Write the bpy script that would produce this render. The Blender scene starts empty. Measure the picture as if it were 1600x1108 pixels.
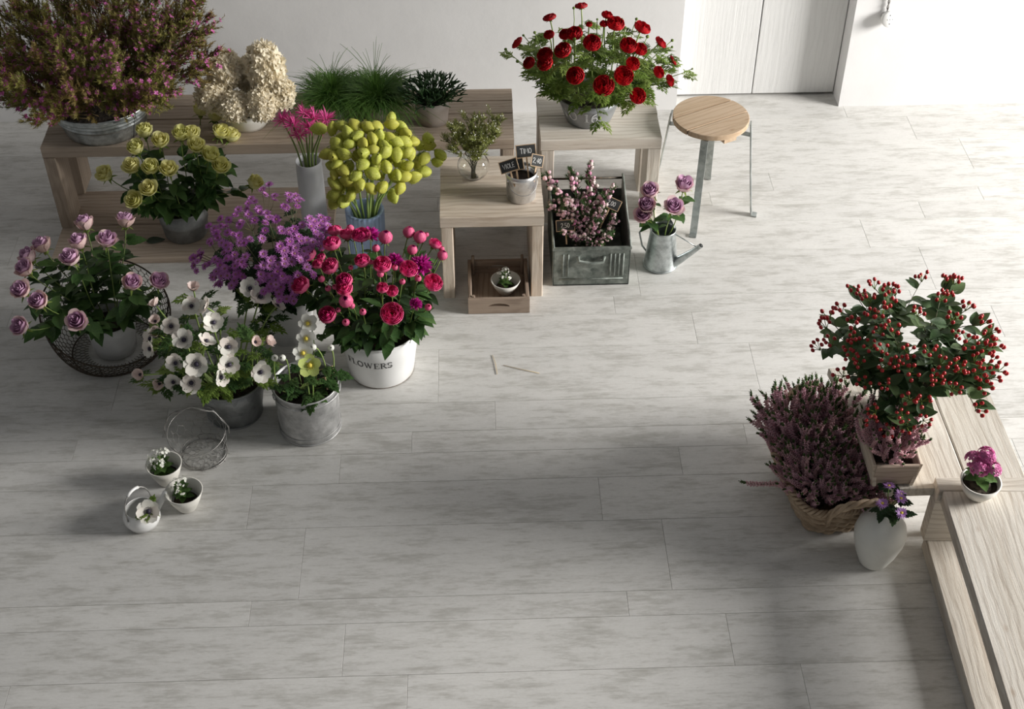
import bpy, math, random
import numpy as np
from mathutils import Vector, Matrix
random.seed(7)
scene = bpy.context.scene
COL = scene.collection
PI = math.pi
V = Vector

# ------------------------------------------------------------------ camera
cam_d = bpy.data.cameras.new('camera'); cam = bpy.data.objects.new('camera', cam_d); COL.objects.link(cam)
cam_d.sensor_fit = 'HORIZONTAL'; cam_d.sensor_width = 36.0; cam_d.lens = 36.0 * 2143.0 / 1600.0
cam_d.clip_end = 60
_p, _r, _y = math.radians(41.657), math.radians(-0.1437), math.radians(-1.749)
fw = V((-math.sin(_y) * math.cos(_p), math.cos(_y) * math.cos(_p), -math.sin(_p)))
ri = V((math.cos(_y), math.sin(_y), 0)); upv = ri.cross(fw)
cr = ri * math.cos(_r) + upv * math.sin(_r); cu = upv * math.cos(_r) - ri * math.sin(_r)
CAM = V((0, 0, 3.5))
cam.matrix_world = Matrix(((cr.x, cu.x, -fw.x, CAM.x), (cr.y, cu.y, -fw.y, CAM.y), (cr.z, cu.z, -fw.z, CAM.z), (0, 0, 0, 1)))
scene.camera = cam

# ------------------------------------------------------------------ world, window light, exposure
world = bpy.data.worlds.new('world'); scene.world = world; world.use_nodes = True
bg = world.node_tree.nodes['Background']; bg.inputs[0].default_value = (0.86, 0.87, 0.88, 1); bg.inputs[1].default_value = 0.18
def area(name, loc, target, sx, sy, power, col=(1, 1, 1)):
    l = bpy.data.lights.new(name, 'AREA'); l.shape = 'RECTANGLE'; l.size = sx; l.size_y = sy; l.energy = power; l.color = col
    o = bpy.data.objects.new(name, l); COL.objects.link(o); o.location = loc
    o.rotation_euler = (V(target) - V(loc)).to_track_quat('-Z', 'Y').to_euler()
    return o
area('window_light', (7.6, 3.1, 2.7), (0.0, 4.0, 0.3), 2.6, 2.2, 1130, (1.0, 0.975, 0.94))
scene.view_settings.view_transform = 'Standard'; scene.view_settings.look = 'None'
scene.view_settings.exposure = 0.0; scene.view_settings.gamma = 1.0; scene.view_settings.use_curve_mapping = False

# ------------------------------------------------------------------ materials
MATS = {}
def nodes_of(name):
    m = bpy.data.materials.new(name); m.use_nodes = True; MATS[name] = m
    nt = m.node_tree; return m, nt, nt.nodes['Principled BSDF']
def c4(c): return (c[0], c[1], c[2], 1)
def tex_coord(nt, scale=(1, 1, 1), rnd=True):
    tc = nt.nodes.new('ShaderNodeTexCoord'); mp = nt.nodes.new('ShaderNodeMapping'); mp.inputs['Scale'].default_value = scale
    nt.links.new(tc.outputs['Object'], mp.inputs['Vector'])
    if rnd:
        oi = nt.nodes.new('ShaderNodeObjectInfo'); ml = nt.nodes.new('ShaderNodeMath'); ml.operation = 'MULTIPLY'; ml.inputs[1].default_value = 37.0
        nt.links.new(oi.outputs['Random'], ml.inputs[0])
        cb = nt.nodes.new('ShaderNodeCombineXYZ'); nt.links.new(ml.outputs[0], cb.inputs[0]); nt.links.new(ml.outputs[0], cb.inputs[1]); nt.links.new(ml.outputs[0], cb.inputs[2])
        nt.links.new(cb.outputs[0], mp.inputs['Location'])
    return mp.outputs[0]
def noise(nt, vec, scale, detail=3, rough=.55):
    n = nt.nodes.new('ShaderNodeTexNoise'); n.inputs['Scale'].default_value = scale; n.inputs['Detail'].default_value = detail; n.inputs['Roughness'].default_value = rough
    nt.links.new(vec, n.inputs['Vector']); return n.outputs['Fac']
def ramp(nt, fac, stops):
    r = nt.nodes.new('ShaderNodeValToRGB'); e = r.color_ramp.elements
    while len(e) < len(stops): e.new(.5)
    for k, (p, c) in enumerate(stops): e[k].position = p; e[k].color = c4(c)
    nt.links.new(fac, r.inputs[0]); return r.outputs[0]
def mix(nt, fac, a, b, mode='MIX'):
    m = nt.nodes.new('ShaderNodeMix'); m.data_type = 'RGBA'; m.blend_type = mode
    if isinstance(fac, (int, float)): m.inputs[0].default_value = fac
    else: nt.links.new(fac, m.inputs[0])
    for s, i in ((a, 6), (b, 7)):
        if isinstance(s, tuple): m.inputs[i].default_value = c4(s)
        else: nt.links.new(s, m.inputs[i])
    return m.outputs[2]
def bump(nt, bsdf, h, strength, dist=.01):
    b = nt.nodes.new('ShaderNodeBump'); b.inputs['Strength'].default_value = strength; b.inputs['Distance'].default_value = dist
    nt.links.new(h, b.inputs['Height']); nt.links.new(b.outputs[0], bsdf.inputs['Normal'])
def plain(name, col, rough=.5, metal=0.0, col2=None, scale=20, lo=.35, hi=.65, bmp=0, detail=3, objvar=None):
    m, nt, b = nodes_of(name); b.inputs['Roughness'].default_value = rough; b.inputs['Metallic'].default_value = metal
    b.inputs['Base Color'].default_value = c4(col)
    if col2:
        v = tex_coord(nt); f = noise(nt, v, scale, detail); out = ramp(nt, f, [(lo, col), (hi, col2)])
        if objvar:
            oi = nt.nodes.new('ShaderNodeObjectInfo'); out = mix(nt, ramp(nt, oi.outputs['Random'], [(.35, (0, 0, 0)), (1, (.75, .75, .75))]), out, objvar)
        nt.links.new(out, b.inputs['Base Color'])
        if bmp: bump(nt, b, f, bmp)
    return m
def petal(name, col, col2, trans=.25, rough=.55, scale=30, objvar=None):
    m, nt, b = nodes_of(name); b.inputs['Roughness'].default_value = rough
    b.inputs['Specular IOR Level'].default_value = .3
    v = tex_coord(nt); f = noise(nt, v, scale, 3); out = ramp(nt, f, [(.3, col), (.7, col2)])
    if objvar:
        oi = nt.nodes.new('ShaderNodeObjectInfo'); out = mix(nt, ramp(nt, oi.outputs['Random'], [(.3, (0, 0, 0)), (1, (.8, .8, .8))]), out, objvar)
    nt.links.new(out, b.inputs['Base Color'])
    t = nt.nodes.new('ShaderNodeBsdfTranslucent'); nt.links.new(out, t.inputs['Color'])
    ms = nt.nodes.new('ShaderNodeMixShader'); ms.inputs[0].default_value = trans
    nt.links.new(b.outputs[0], ms.inputs[1]); nt.links.new(t.outputs[0], ms.inputs[2])
    nt.links.new(ms.outputs[0], nt.nodes['Material Output'].inputs['Surface'])
    return m
def wood(name, light, dark, tint, rough=.7, knot=(.36, .27, .20)):
    """grain runs along the board's own long side (local X)"""
    m, nt, b = nodes_of(name); b.inputs['Roughness'].default_value = rough; b.inputs['Specular IOR Level'].default_value = .25
    v = tex_coord(nt, (1, 1, 1))
    mp = nt.nodes.new('ShaderNodeMapping'); mp.inputs['Scale'].default_value = (1.3, 26, 26); nt.links.new(v, mp.inputs[0])
    f1 = noise(nt, mp.outputs[0], 2.6, 8, .72)
    mp2 = nt.nodes.new('ShaderNodeMapping'); mp2.inputs['Scale'].default_value = (1.0, 5, 5); nt.links.new(v, mp2.inputs[0])
    f2 = noise(nt, mp2.outputs[0], 2.0, 3)
    col = ramp(nt, f1, [(.30, dark), (.50, light), (.75, light)])
    col = mix(nt, ramp(nt, f2, [(.40, (0, 0, 0)), (.72, (.8, .8, .8))]), col, tint)
    mp4 = nt.nodes.new('ShaderNodeMapping'); mp4.inputs['Scale'].default_value = (.28, 1, 1); nt.links.new(v, mp4.inputs[0])
    wv = nt.nodes.new('ShaderNodeTexWave'); wv.bands_direction = 'Y'; wv.inputs['Scale'].default_value = 13; wv.inputs['Distortion'].default_value = 7; wv.inputs['Detail'].default_value = 2; wv.inputs['Detail Scale'].default_value = 1.2
    nt.links.new(mp4.outputs[0], wv.inputs['Vector'])
    col = mix(nt, ramp(nt, wv.outputs['Fac'], [(.0, (.42, .42, .42)), (.35, (0, 0, 0))]), col, dark)
    mp3 = nt.nodes.new('ShaderNodeMapping'); mp3.inputs['Scale'].default_value = (1.6, 3.2, 3.2); nt.links.new(v, mp3.inputs[0])
    vo = nt.nodes.new('ShaderNodeTexVoronoi'); vo.inputs['Scale'].default_value = 2.6; nt.links.new(mp3.outputs[0], vo.inputs['Vector'])
    col = mix(nt, ramp(nt, vo.outputs['Distance'], [(.03, (.6, .6, .6)), (.085, (0, 0, 0))]), col, knot)
    nt.links.new(col, b.inputs['Base Color']); bump(nt, b, f1, .5, .004)
    return m
def galv(name, c1, c2, rough=.38, scale=26, metal=.85, bmp=.08):
    m, nt, b = nodes_of(name); b.inputs['Metallic'].default_value = metal
    v = tex_coord(nt); f = noise(nt, v, scale, 5, .65)
    vo = nt.nodes.new('ShaderNodeTexVoronoi'); vo.inputs['Scale'].default_value = scale * 2.2; nt.links.new(v, vo.inputs['Vector'])
    col = ramp(nt, f, [(.33, c1), (.66, c2)]); gr = nt.nodes.new('ShaderNodeRGBToBW'); nt.links.new(vo.outputs['Color'], gr.inputs[0]); col = mix(nt, .30, col, gr.outputs[0], 'SOFT_LIGHT')
    nt.links.new(col, b.inputs['Base Color'])
    r = ramp(nt, f, [(.3, (rough - .08,) * 3), (.7, (rough + .14,) * 3)]); nt.links.new(r, b.inputs['Roughness']); bump(nt, b, f, bmp, .005)
    return m
WH = wood('whitewashed_wood', (.62, .53, .43), (.38, .29, .21), (.71, .63, .54))
WH2 = wood('pale_limed_wood', (.66, .60, .52), (.42, .35, .28), (.74, .70, .64))
WH3 = wood('grey_limed_wood', (.57, .525, .46), (.34, .285, .23), (.64, .605, .55))
WTAN = wood('taupe_wood', (.46, .37, .29), (.26, .20, .15), (.52, .43, .35))
WDARK = wood('brown_crate_wood', (.34, .26, .20), (.17, .12, .09), (.40, .32, .25))
WSEAT = wood('honey_pine', (.50, .37, .25), (.36, .24, .14), (.56, .43, .31), .5, (.25, .12, .05))
ZINC = galv('galvanised_zinc', (.34, .37, .37), (.64, .68, .68), .34)
ZDULL = galv('dull_zinc', (.22, .23, .23), (.36, .37, .37), .48, 14, .7)
ZGREY = galv('weathered_zinc', (.34, .34, .34), (.58, .58, .57), .46, 18, .6)
ZGREEN = galv('green_grey_zinc', (.10, .12, .105), (.28, .305, .275), .55, 22, .35, .25)
ZBOWL = plain('grey_painted_zinc', (.20, .21, .215), .42, .35, (.29, .30, .31), 9)
ALU = galv('brushed_aluminium', (.60, .60, .60), (.78, .78, .78), .34, 30)
STEEL = galv('strap_steel', (.30, .33, .32), (.48, .51, .50), .42, 20, .75)
DARKM = plain('dark_iron', (.045, .04, .032), .5, .6, (.10, .075, .05), 60)
WIRE = plain('bright_wire', (.46, .45, .43), .4, .6, (.26, .25, .24), 40)
WHITE = plain('white_enamel', (.80, .80, .78), .22, 0, (.84, .84, .83), 8)
CERAM = plain('cream_ceramic', (.70, .68, .62), .42, 0, (.76, .74, .68), 12)
CERIN = plain('grey_glaze', (.56, .57, .54), .35, 0, (.62, .63, .60), 12)
STONEW = plain('matt_white_stoneware', (.74, .74, .69), .55, 0, (.78, .78, .73), 20)
GREYW = plain('pale_grey_bucket', (.60, .60, .59), .45, 0, (.68, .68, .67), 10)
GREYV = plain('grey_white_vase', (.62, .63, .66), .4, 0, (.68, .69, .71), 10)
TAUPE = plain('taupe_pot', (.37, .32, .285), .55, 0, (.42, .37, .33), 14)
BLUE = plain('pale_blue_glaze', (.36, .49, .74), .32, 0, (.42, .55, .79), 14)
SOIL = plain('dark_soil', (.022, .016, .011), .95, 0, (.055, .038, .025), 60, bmp=.8)
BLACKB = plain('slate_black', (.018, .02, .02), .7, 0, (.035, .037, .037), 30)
TAGW = plain('tag_wood', (.50, .34, .20), .6, 0, (.60, .43, .27), 40)
CHALK = plain('chalk', (.80, .80, .78), .9)
INK = plain('black_lettering', (.03, .028, .03), .5)
STENC = plain('white_stencil', (.66, .68, .69), .6, 0, (.45, .46, .47), 60)
RUST = plain('chipped_rim', (.10, .075, .055), .7, .2, (.30, .25, .20), 50)
WICK = plain('wicker', (.31, .22, .14), .55, 0, (.50, .38, .26), 25, bmp=.3)
def glass():
    m, nt, b = nodes_of('clear_glass'); b.inputs['Base Color'].default_value = (.97, .98, .97, 1); b.inputs['Roughness'].default_value = .02
    b.inputs['Transmission Weight'].default_value = 1; b.inputs['IOR'].default_value = 1.45; return m
GLASS = glass()
GSTEM = plain('green_stem', (.13, .20, .045), .5, 0, (.20, .27, .07), 20)
DSTEM = plain('dark_stem', (.07, .085, .03), .6, 0, (.13, .11, .05), 20)
LSTEM = plain('light_green_stem', (.22, .33, .08), .5, 0, (.30, .40, .12), 20)
LROSE = petal('rose_leaf', (.030, .075, .022), (.060, .125, .035), .22, .38, 14, (.095, .17, .05))
LDARK = petal('dark_leaf', (.018, .040, .018), (.040, .080, .030), .15, .45, 14, (.05, .09, .03))
LFERN = petal('bright_leaf', (.12, .20, .032), (.20, .30, .06), .28, .5, 14, (.27, .35, .09))
LHYP = petal('hypericum_leaf', (.045, .090, .038), (.085, .145, .060), .25, .42, 12, (.15, .21, .09))
GRASS = petal('grass_blade', (.06, .15, .025), (.14, .26, .05), .3, .5, 20)
RHIP = petal('succulent_stem', (.022, .060, .022), (.05, .11, .035), .1, .45, 20)
OLIVE = petal('olive_needles', (.15, .16, .035), (.27, .24, .06), .28, .6, 20, (.22, .13, .05))
OLIV2 = petal('sprig_needles', (.16, .19, .04), (.32, .33, .10), .28, .6, 20)
YEL = petal('yellow_petal', (.90, .85, .34), (.92, .89, .52), .32, .5, 18, (.86, .86, .38))
YELO = petal('yellow_green_petal', (.84, .82, .34), (.90, .88, .52), .32, .5, 18)
MAUV = petal('mauve_petal', (.56, .32, .50), (.70, .48, .62), .25, .5, 16)
MAUO = petal('pale_mauve_petal', (.78, .55, .60), (.84, .68, .64), .28, .5, 16, (.82, .60, .52))
PINK = petal('garden_rose_petal', (.70, .03, .17), (.82, .09, .27), .24, .5, 12, (.64, .03, .20))
PINKO = petal('garden_rose_outer', (.66, .05, .20), (.84, .22, .36), .22, .5, 12)
MAGE = petal('magenta_petal', (.42, .012, .22), (.62, .04, .36), .22, .5, 18)
MUM = petal('purple_daisy_petal', (.46, .13, .46), (.66, .32, .64), .25, .5, 40, (.42, .11, .42))
MUMC = plain('purple_daisy_centre', (.16, .02, .13), .7, 0, (.35, .22, .06), 90)
LILA = petal('lilac_petal', (.50, .25, .62), (.62, .38, .72), .25, .5, 20)
REDP = petal('red_petal', (.40, .004, .010), (.58, .012, .018), .2, .5, 10, (.34, .004, .012))
WPET = petal('anemone_petal', (.84, .82, .74), (.88, .86, .80), .3, .5, 14, (.82, .72, .66))
BLUSH = petal('blush_petal', (.80, .62, .58), (.86, .76, .70), .3, .5, 14)
WHEL = petal('hellebore_white', (.85, .85, .78), (.88, .88, .82), .25, .5, 14)
GHEL = petal('hellebore_green', (.55, .66, .16), (.70, .78, .30), .25, .5, 14)
EYE = plain('anemone_eye', (.010, .009, .018), .6, 0, (.03, .02, .05), 80)
STAM = plain('yellow_stamens', (.72, .58, .08), .7)
CREAM = petal('cream_floret', (.88, .79, .60), (.92, .87, .74), .35, .6, 25)
NERI = petal('nerine_petal', (.62, .045, .26), (.76, .14, .38), .25, .5, 14)
POD = petal('lime_pod', (.42, .48, .05), (.62, .64, .16), .25, .55, 7, (.56, .53, .09))
BERRY = plain('red_berry', (.33, .010, .015), .28, 0, (.46, .02, .022), 14)
HPNK = petal('heather_bell', (.68, .36, .46), (.86, .62, .68), .32, .6, 60, (.80, .54, .54))
HTIP = petal('heather_tip', (.055, .12, .03), (.11, .18, .05), .2, .6, 40)
BPNK = petal('boronia_blossom', (.42, .07, .28), (.60, .18, .42), .25, .5, 30)
BUDP = plain('pink_bud', (.58, .20, .36), .5, 0, (.76, .52, .56), 14)
BUDW = plain('pale_bud', (.80, .70, .64), .5, 0, (.70, .48, .50), 14)
WDOT = plain('white_bud', (.82, .81, .74), .5)
KPNK = petal('kalanchoe_pink', (.62, .14, .38), (.72, .26, .48), .2, .5, 30)
KLEAF = petal('kalanchoe_leaf', (.06, .13, .035), (.12, .20, .06), .15, .4, 20)
FLOORM, WALLM, DOORM = None, None, None

# ------------------------------------------------------------------ mesh helpers
class MB:
    def __init__(s): s.v = []; s.f = []; s.m = []; s.cm = 0
    def add(s, vs, fs):
        n = len(s.v); s.v += [tuple(x) for x in vs]; s.f += [tuple(i + n for i in q) for q in fs]; s.m += [s.cm] * len(fs)
    def box(s, c, d, R=None):
        x, y, z = d[0] / 2, d[1] / 2, d[2] / 2
        vs = [V((a * x, b * y, e * z)) for a in (-1, 1) for b in (-1, 1) for e in (-1, 1)]
        if R is not None: vs = [R @ q for q in vs]
        s.add([q + V(c) for q in vs], [(0, 1, 3, 2), (4, 6, 7, 5), (0, 4, 5, 1), (2, 3, 7, 6), (0, 2, 6, 4), (1, 5, 7, 3)])
    def grid(s, pts, closed=False):
        """pts: rows of equal length"""
        nr, nc = len(pts), len(pts[0]); fs = []
        for i in range(nr - 1):
            for j in range(nc if closed else nc - 1):
                k = (j + 1) % nc; fs.append((i * nc + j, i * nc + k, (i + 1) * nc + k, (i + 1) * nc + j))
        s.add([p for r in pts for p in r], fs)
    def tube(s, pts, rad, n=6, loop=False, cap=True):
        pts = [V(p) for p in pts]; m = len(pts); rows = []
        nrm = None
        for i, p in enumerate(pts):
            if loop: t = pts[(i + 1) % m] - pts[i - 1]
            else: t = pts[min(i + 1, m - 1)] - pts[max(i - 1, 0)]
            if t.length < 1e-9: t = V((0, 0, 1))
            t.normalize()
            if nrm is None: nrm = t.orthogonal().normalized()
            else:
                nrm = nrm - t * nrm.dot(t); nrm = nrm.normalized() if nrm.length > 1e-6 else t.orthogonal().normalized()
            b = t.cross(nrm); r = rad[i] if isinstance(rad, (list, tuple)) else rad
            rows.append([p + (nrm * math.cos(2 * PI * k / n) + b * math.sin(2 * PI * k / n)) * r for k in range(n)])
        if loop: rows.append(rows[0])
        s.grid(rows, True)
        if cap and not loop:
            n0 = len(s.v) - m * n; s.f += [tuple(n0 + k for k in range(n))[::-1], tuple(n0 + (m - 1) * n + k for k in range(n))]; s.m += [s.cm] * 2
    def lathe(s, prof, n=40, c=(0, 0, 0)):
        c = V(c); rows = [[c + V((r * math.cos(2 * PI * k / n), r * math.sin(2 * PI * k / n), z)) for k in range(n)] for r, z in prof]
        s.grid(rows, True)
    def sphere(s, c, r, nu=8, nv=5, sq=(1, 1, 1), R=None):
        c = V(c); rows = []
        for i in range(nv + 1):
            a = -PI / 2 + PI * i / nv; rr = max(math.cos(a), .02)
            row = [V((r * sq[0] * rr * math.cos(2 * PI * k / nu), r * sq[1] * rr * math.sin(2 * PI * k / nu), r * sq[2] * math.sin(a))) for k in range(nu)]
            rows.append([c + (R @ q if R is not None else q) for q in row])
        s.grid(rows, True)
    def octa(s, c, r, d=None, k=1.5):
        """small elongated bead"""
        c = V(c); d = V(d).normalized() if d is not None else V((0, 0, 1)); a = d.orthogonal().normalized(); b = d.cross(a)
        s.add([c - d * r * k * .6, c + a * r, c + b * r, c - a * r, c - b * r, c + d * r * k],
              [(0, 2, 1), (0, 3, 2), (0, 4, 3), (0, 1, 4), (5, 1, 2), (5, 2, 3), (5, 3, 4), (5, 4, 1)])
    def leaf(s, L=1, W=.5, fold=.25, curl=.3, rows=6, M=None, tip=1.0, serr=0):
        R = []
        for i in range(rows + 1):
            v = i / rows; w = W * .5 * math.sin(PI * min(1, v ** .72)) ** .8 if 0 < v < 1 else .004
            if serr and 0 < v < 1: w *= 1 + serr * (1 if i % 2 else -1)
            z = -curl * v * v * L; y = L * v
            R.append([V((-w, y, z + fold * w)), V((0, y, z)), V((w, y, z + fold * w))])
        if M is not None: R = [[M @ q for q in r] for r in R]
        s.grid(R)
    def ribbon(s, pts, w, fn=None, sub=4):
        """flat stroke in 2D, wrapped by fn(u, v) -> 3D"""
        P = [V((p[0], p[1])) for p in pts]; Q = [P[0]]
        for a, b in zip(P, P[1:]):
            for k in range(1, sub + 1): Q.append(a.lerp(b, k / sub))
        rows = []
        for i, p in enumerate(Q):
            t = Q[min(i + 1, len(Q) - 1)] - Q[max(i - 1, 0)]
            t = t.normalized() if t.length > 1e-9 else V((1, 0)); n = V((-t.y, t.x))
            rows.append([fn(*(p + n * w / 2)), fn(*(p - n * w / 2))])
        s.grid(rows)
    def mesh(s, name, mats, smooth=True):
        me = bpy.data.meshes.new(name); me.from_pydata(s.v, [], s.f)
        for m in (mats if isinstance(mats, (list, tuple)) else [mats]): me.materials.append(m)
        me.polygons.foreach_set('material_index', s.m)
        if smooth: me.polygons.foreach_set('use_smooth', [True] * len(s.f))
        me.update(); return me
def rotz(a): return Matrix.Rotation(a, 3, 'Z')
def basis(y, z):
    """3x3 with local Y along y and local Z near z"""
    y = V(y).normalized(); z = V(z); x = y.cross(z)
    if x.length < 1e-5: x = y.orthogonal()
    x.normalize(); z = x.cross(y); return Matrix(((x.x, y.x, z.x), (x.y, y.y, z.y), (x.z, y.z, z.z)))
def zbasis(z, spin=0.0):
    z = V(z).normalized(); x = z.orthogonal().normalized(); y = z.cross(x)
    return Matrix(((x.x, y.x, z.x), (x.y, y.y, z.y), (x.z, y.z, z.z))) @ rotz(spin)
def m4(R, loc, s=1.0): return Matrix.Translation(V(loc)) @ R.to_4x4() @ Matrix.Diagonal((s, s, s, 1) if isinstance(s, (int, float)) else (*s, 1))

# ------------------------------------------------------------------ object helpers
def tag(o, label, cat, group=None):
    o['label'] = label; o['category'] = cat
    if group: o['group'] = group
    return o
def thing(name, label, cat, loc, group=None, rz=0.0):
    o = bpy.data.objects.new(name, None); COL.objects.link(o); o.location = loc; o.rotation_euler = (0, 0, rz)
    o.empty_display_size = .02
    return tag(o, label, cat, group)
def part(name, me, parent=None, mat=None, label=None):
    """mesh in the parent's own coordinates, optional 4x4 placement"""
    o = bpy.data.objects.new(name, me); COL.objects.link(o)
    if parent is not None: o.parent = parent
    if mat is not None: o.matrix_basis = mat
    if label: o['label'] = label
    return o
def struct(o): o['kind'] = 'structure'; return o
def rnd(a, b): return random.uniform(a, b)
def board_mesh(L, W, T, mat, ch=.003, wob=.0015):
    """long side along X, chamfered"""
    b = MB(); xs = [-L / 2, -L / 6, L / 6, L / 2]; rows = []
    prof = [(-W / 2 + ch, -T / 2), (W / 2 - ch, -T / 2), (W / 2, -T / 2 + ch), (W / 2, T / 2 - ch), (W / 2 - ch, T / 2), (-W / 2 + ch, T / 2), (-W / 2, T / 2 - ch), (-W / 2, -T / 2 + ch)]
    for i, x in enumerate(xs):
        k = .0 if i in (0, 3) else 1.0
        rows.append([V((x, y + rnd(-wob, wob) * k, z)) for y, z in prof])
    b.grid(rows, True)
    n = len(b.v); b.f += [tuple(range(7, -1, -1)), tuple(range(n - 8, n))]; b.m += [0, 0]
    return b.mesh('board', mat, False)
RX = {'x': Matrix.Identity(3), 'y': Matrix.Rotation(PI / 2, 3, 'Z'), 'z': Matrix.Rotation(PI / 2, 3, 'Y').transposed()}
def board(parent, c, axis, L, W, T, mat, name='board', flat='z'):
    """axis = world axis of the grain; W across, T thickness. For axis z: W along y (flat='x') or along x (flat='y')"""
    R = RX[axis].copy()
    if axis == 'z':
        R = Matrix(((0, 0, 1), (0, 1, 0), (-1, 0, 0))) if flat == 'x' else Matrix(((0, 1, 0), (0, 0, 1), (1, 0, 0)))
    elif flat == 'y': R = Matrix(((1, 0, 0), (0, 0, -1), (0, 1, 0)))
    elif flat == 'x': R = Matrix(((0, 0, 1), (1, 0, 0), (0, 1, 0)))
    return part(name, board_mesh(L, W, T, mat), parent, m4(R, c))

# ------------------------------------------------------------------ setting
def floor_mat():
    m, nt, b = nodes_of('limed_plank'); b.inputs['Specular IOR Level'].default_value = .35
    v = tex_coord(nt, (1, 1, 1))
    mp = nt.nodes.new('ShaderNodeMapping'); mp.inputs['Scale'].default_value = (2.6, 10, 1); nt.links.new(v, mp.inputs[0])
    f1 = noise(nt, mp.outputs[0], 1.9, 12, .74)
    mp2 = nt.nodes.new('ShaderNodeMapping'); mp2.inputs['Scale'].default_value = (9, 60, 1); nt.links.new(v, mp2.inputs[0])
    f2 = noise(nt, mp2.outputs[0], 1.8, 4, .6)
    mul = nt.nodes.new('ShaderNodeMath'); mul.operation = 'MULTIPLY_ADD'; nt.links.new(f2, mul.inputs[0]); mul.inputs[1].default_value = .30; nt.links.new(f1, mul.inputs[2])
    col = ramp(nt, mul.outputs[0], [(.50, (.71, .70, .675)), (.64, (.67, .66, .635)), (.74, (.55, .54, .51)), (.88, (.42, .41, .38))])
    col = mix(nt, ramp(nt, f2, [(.56, (0, 0, 0)), (.76, (.45, .45, .45))]), col, (.45, .43, .39))
    mp5 = nt.nodes.new('ShaderNodeMapping'); mp5.inputs['Scale'].default_value = (40, 130, 1); nt.links.new(v, mp5.inputs[0]); f3 = noise(nt, mp5.outputs[0], 2.0, 3, .6)
    col = mix(nt, ramp(nt, f3, [(.42, (0, 0, 0)), (.75, (.30, .30, .30))]), col, (.50, .48, .44))
    oi = nt.nodes.new('ShaderNodeObjectInfo'); hs = ramp(nt, oi.outputs['Random'], [(0, (.90, .90, .90)), (1, (1, 1, 1))]); col = mix(nt, 1.0, col, hs, 'MULTIPLY')
    nt.links.new(col, b.inputs['Base Color']); b.inputs['Roughness'].default_value = .48; bump(nt, b, mul.outputs[0], .18, .004); return m
FLOORM = floor_mat()
def plaster():
    m, nt, b = nodes_of('white_plaster'); v = tex_coord(nt, (1, 1, 1), False); f = noise(nt, v, 3.5, 6, .6); g = noise(nt, v, 28, 4)
    nt.links.new(ramp(nt, f, [(.3, (.735, .73, .725)), (.7, (.78, .775, .77))]), b.inputs['Base Color']); b.inputs['Roughness'].default_value = .85; bump(nt, b, f, .14, .02); return m
WALLM = plaster()
DOORM = wood('white_painted_wood', (.77, .77, .76), (.70, .70, .69), (.80, .80, .79), .6, (.72, .71, .70))
SUB = plain('joint_backing', (.46, .45, .43), .9)  # plain grey base seen through the gaps between planks
S = 3.5 / 3.2
mb = MB(); mb.box((0, 3.4, -.016), (9.0, 5.4, .02)); floor = struct(part('floor', mb.mesh('floor', SUB, False)))
rows_y = [5.36, 5.10, 4.917, 4.686, 4.558, 4.462, 4.35, 4.165, 3.905, 3.805, 3.63, 3.36, 3.223, 3.125, 2.998, 2.815, 2.538, 2.447, 2.266, 2.0, 1.87, 1.60, 1.35, 1.10, .9]
joint = [1.619, 1.878, 2.057, 1.202, .938, 1.767, 1.506, 1.692, .493, .769, .95, .044, .865, .637, .365, .547, .412, .691, .874, .2, .55, -.1, .4, .7]
for k in range(len(rows_y) - 1):
    y1, y0 = rows_y[k] * S, rows_y[k + 1] * S; g = .0008
    x = joint[k] * S
    while x > -3.6: x -= 1.2
    while x < 3.8:
        L, W = 1.2 - g, (y1 - y0) - g
        b = MB(); c = .0006
        for (l, w, z) in ((L, W, -.006), (L, W, -c), (L - 2 * c, W - 2 * c, 0.0)):
            b.v += [(-l / 2, -w / 2, z), (l / 2, -w / 2, z), (l / 2, w / 2, z), (-l / 2, w / 2, z)]
        b.f = [(0, 1, 5, 4), (1, 2, 6, 5), (2, 3, 7, 6), (3, 0, 4, 7), (4, 5, 9, 8), (5, 6, 10, 9), (6, 7, 11, 10), (7, 4, 8, 11), (8, 9, 10, 11)]; b.m = [0] * 9
        part('plank', b.mesh('plank', FLOORM, False), floor, Matrix.Translation((x + .6, (y0 + y1) / 2, 0)))
        x += 1.2
WY, DY, DX0, DX1 = 5.675, 5.785, .962, 1.748
mb = MB()
mb.box(((-4.5 + DX0) / 2, WY + .15, 1.35), (DX0 + 4.5, .30, 2.7)); mb.box(((4.5 + DX1) / 2, WY + .15, 1.35), (4.5 - DX1, .30, 2.7)); mb.box(((DX0 + DX1) / 2, WY + .15, 2.4), (DX1 - DX0, .30, .6))
struct(part('wall_back', mb.mesh('wall_back', WALLM, False)))
door = struct(bpy.data.objects.new('door_1', None)); COL.objects.link(door); door.location = (DX0, DY, 0)
edges = [0.002, .384, .784]
for a, e in zip(edges, edges[1:]):
    board(door, ((a + e) / 2, .02, 1.055), 'z', 2.085, e - a - .004, .03, DOORM, 'plank', 'y')
mb = MB(); mb.box((.393, .045, 1.05), (.784, .012, 2.1)); part('backing', mb.mesh('backing', SUB, False), door)

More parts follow.
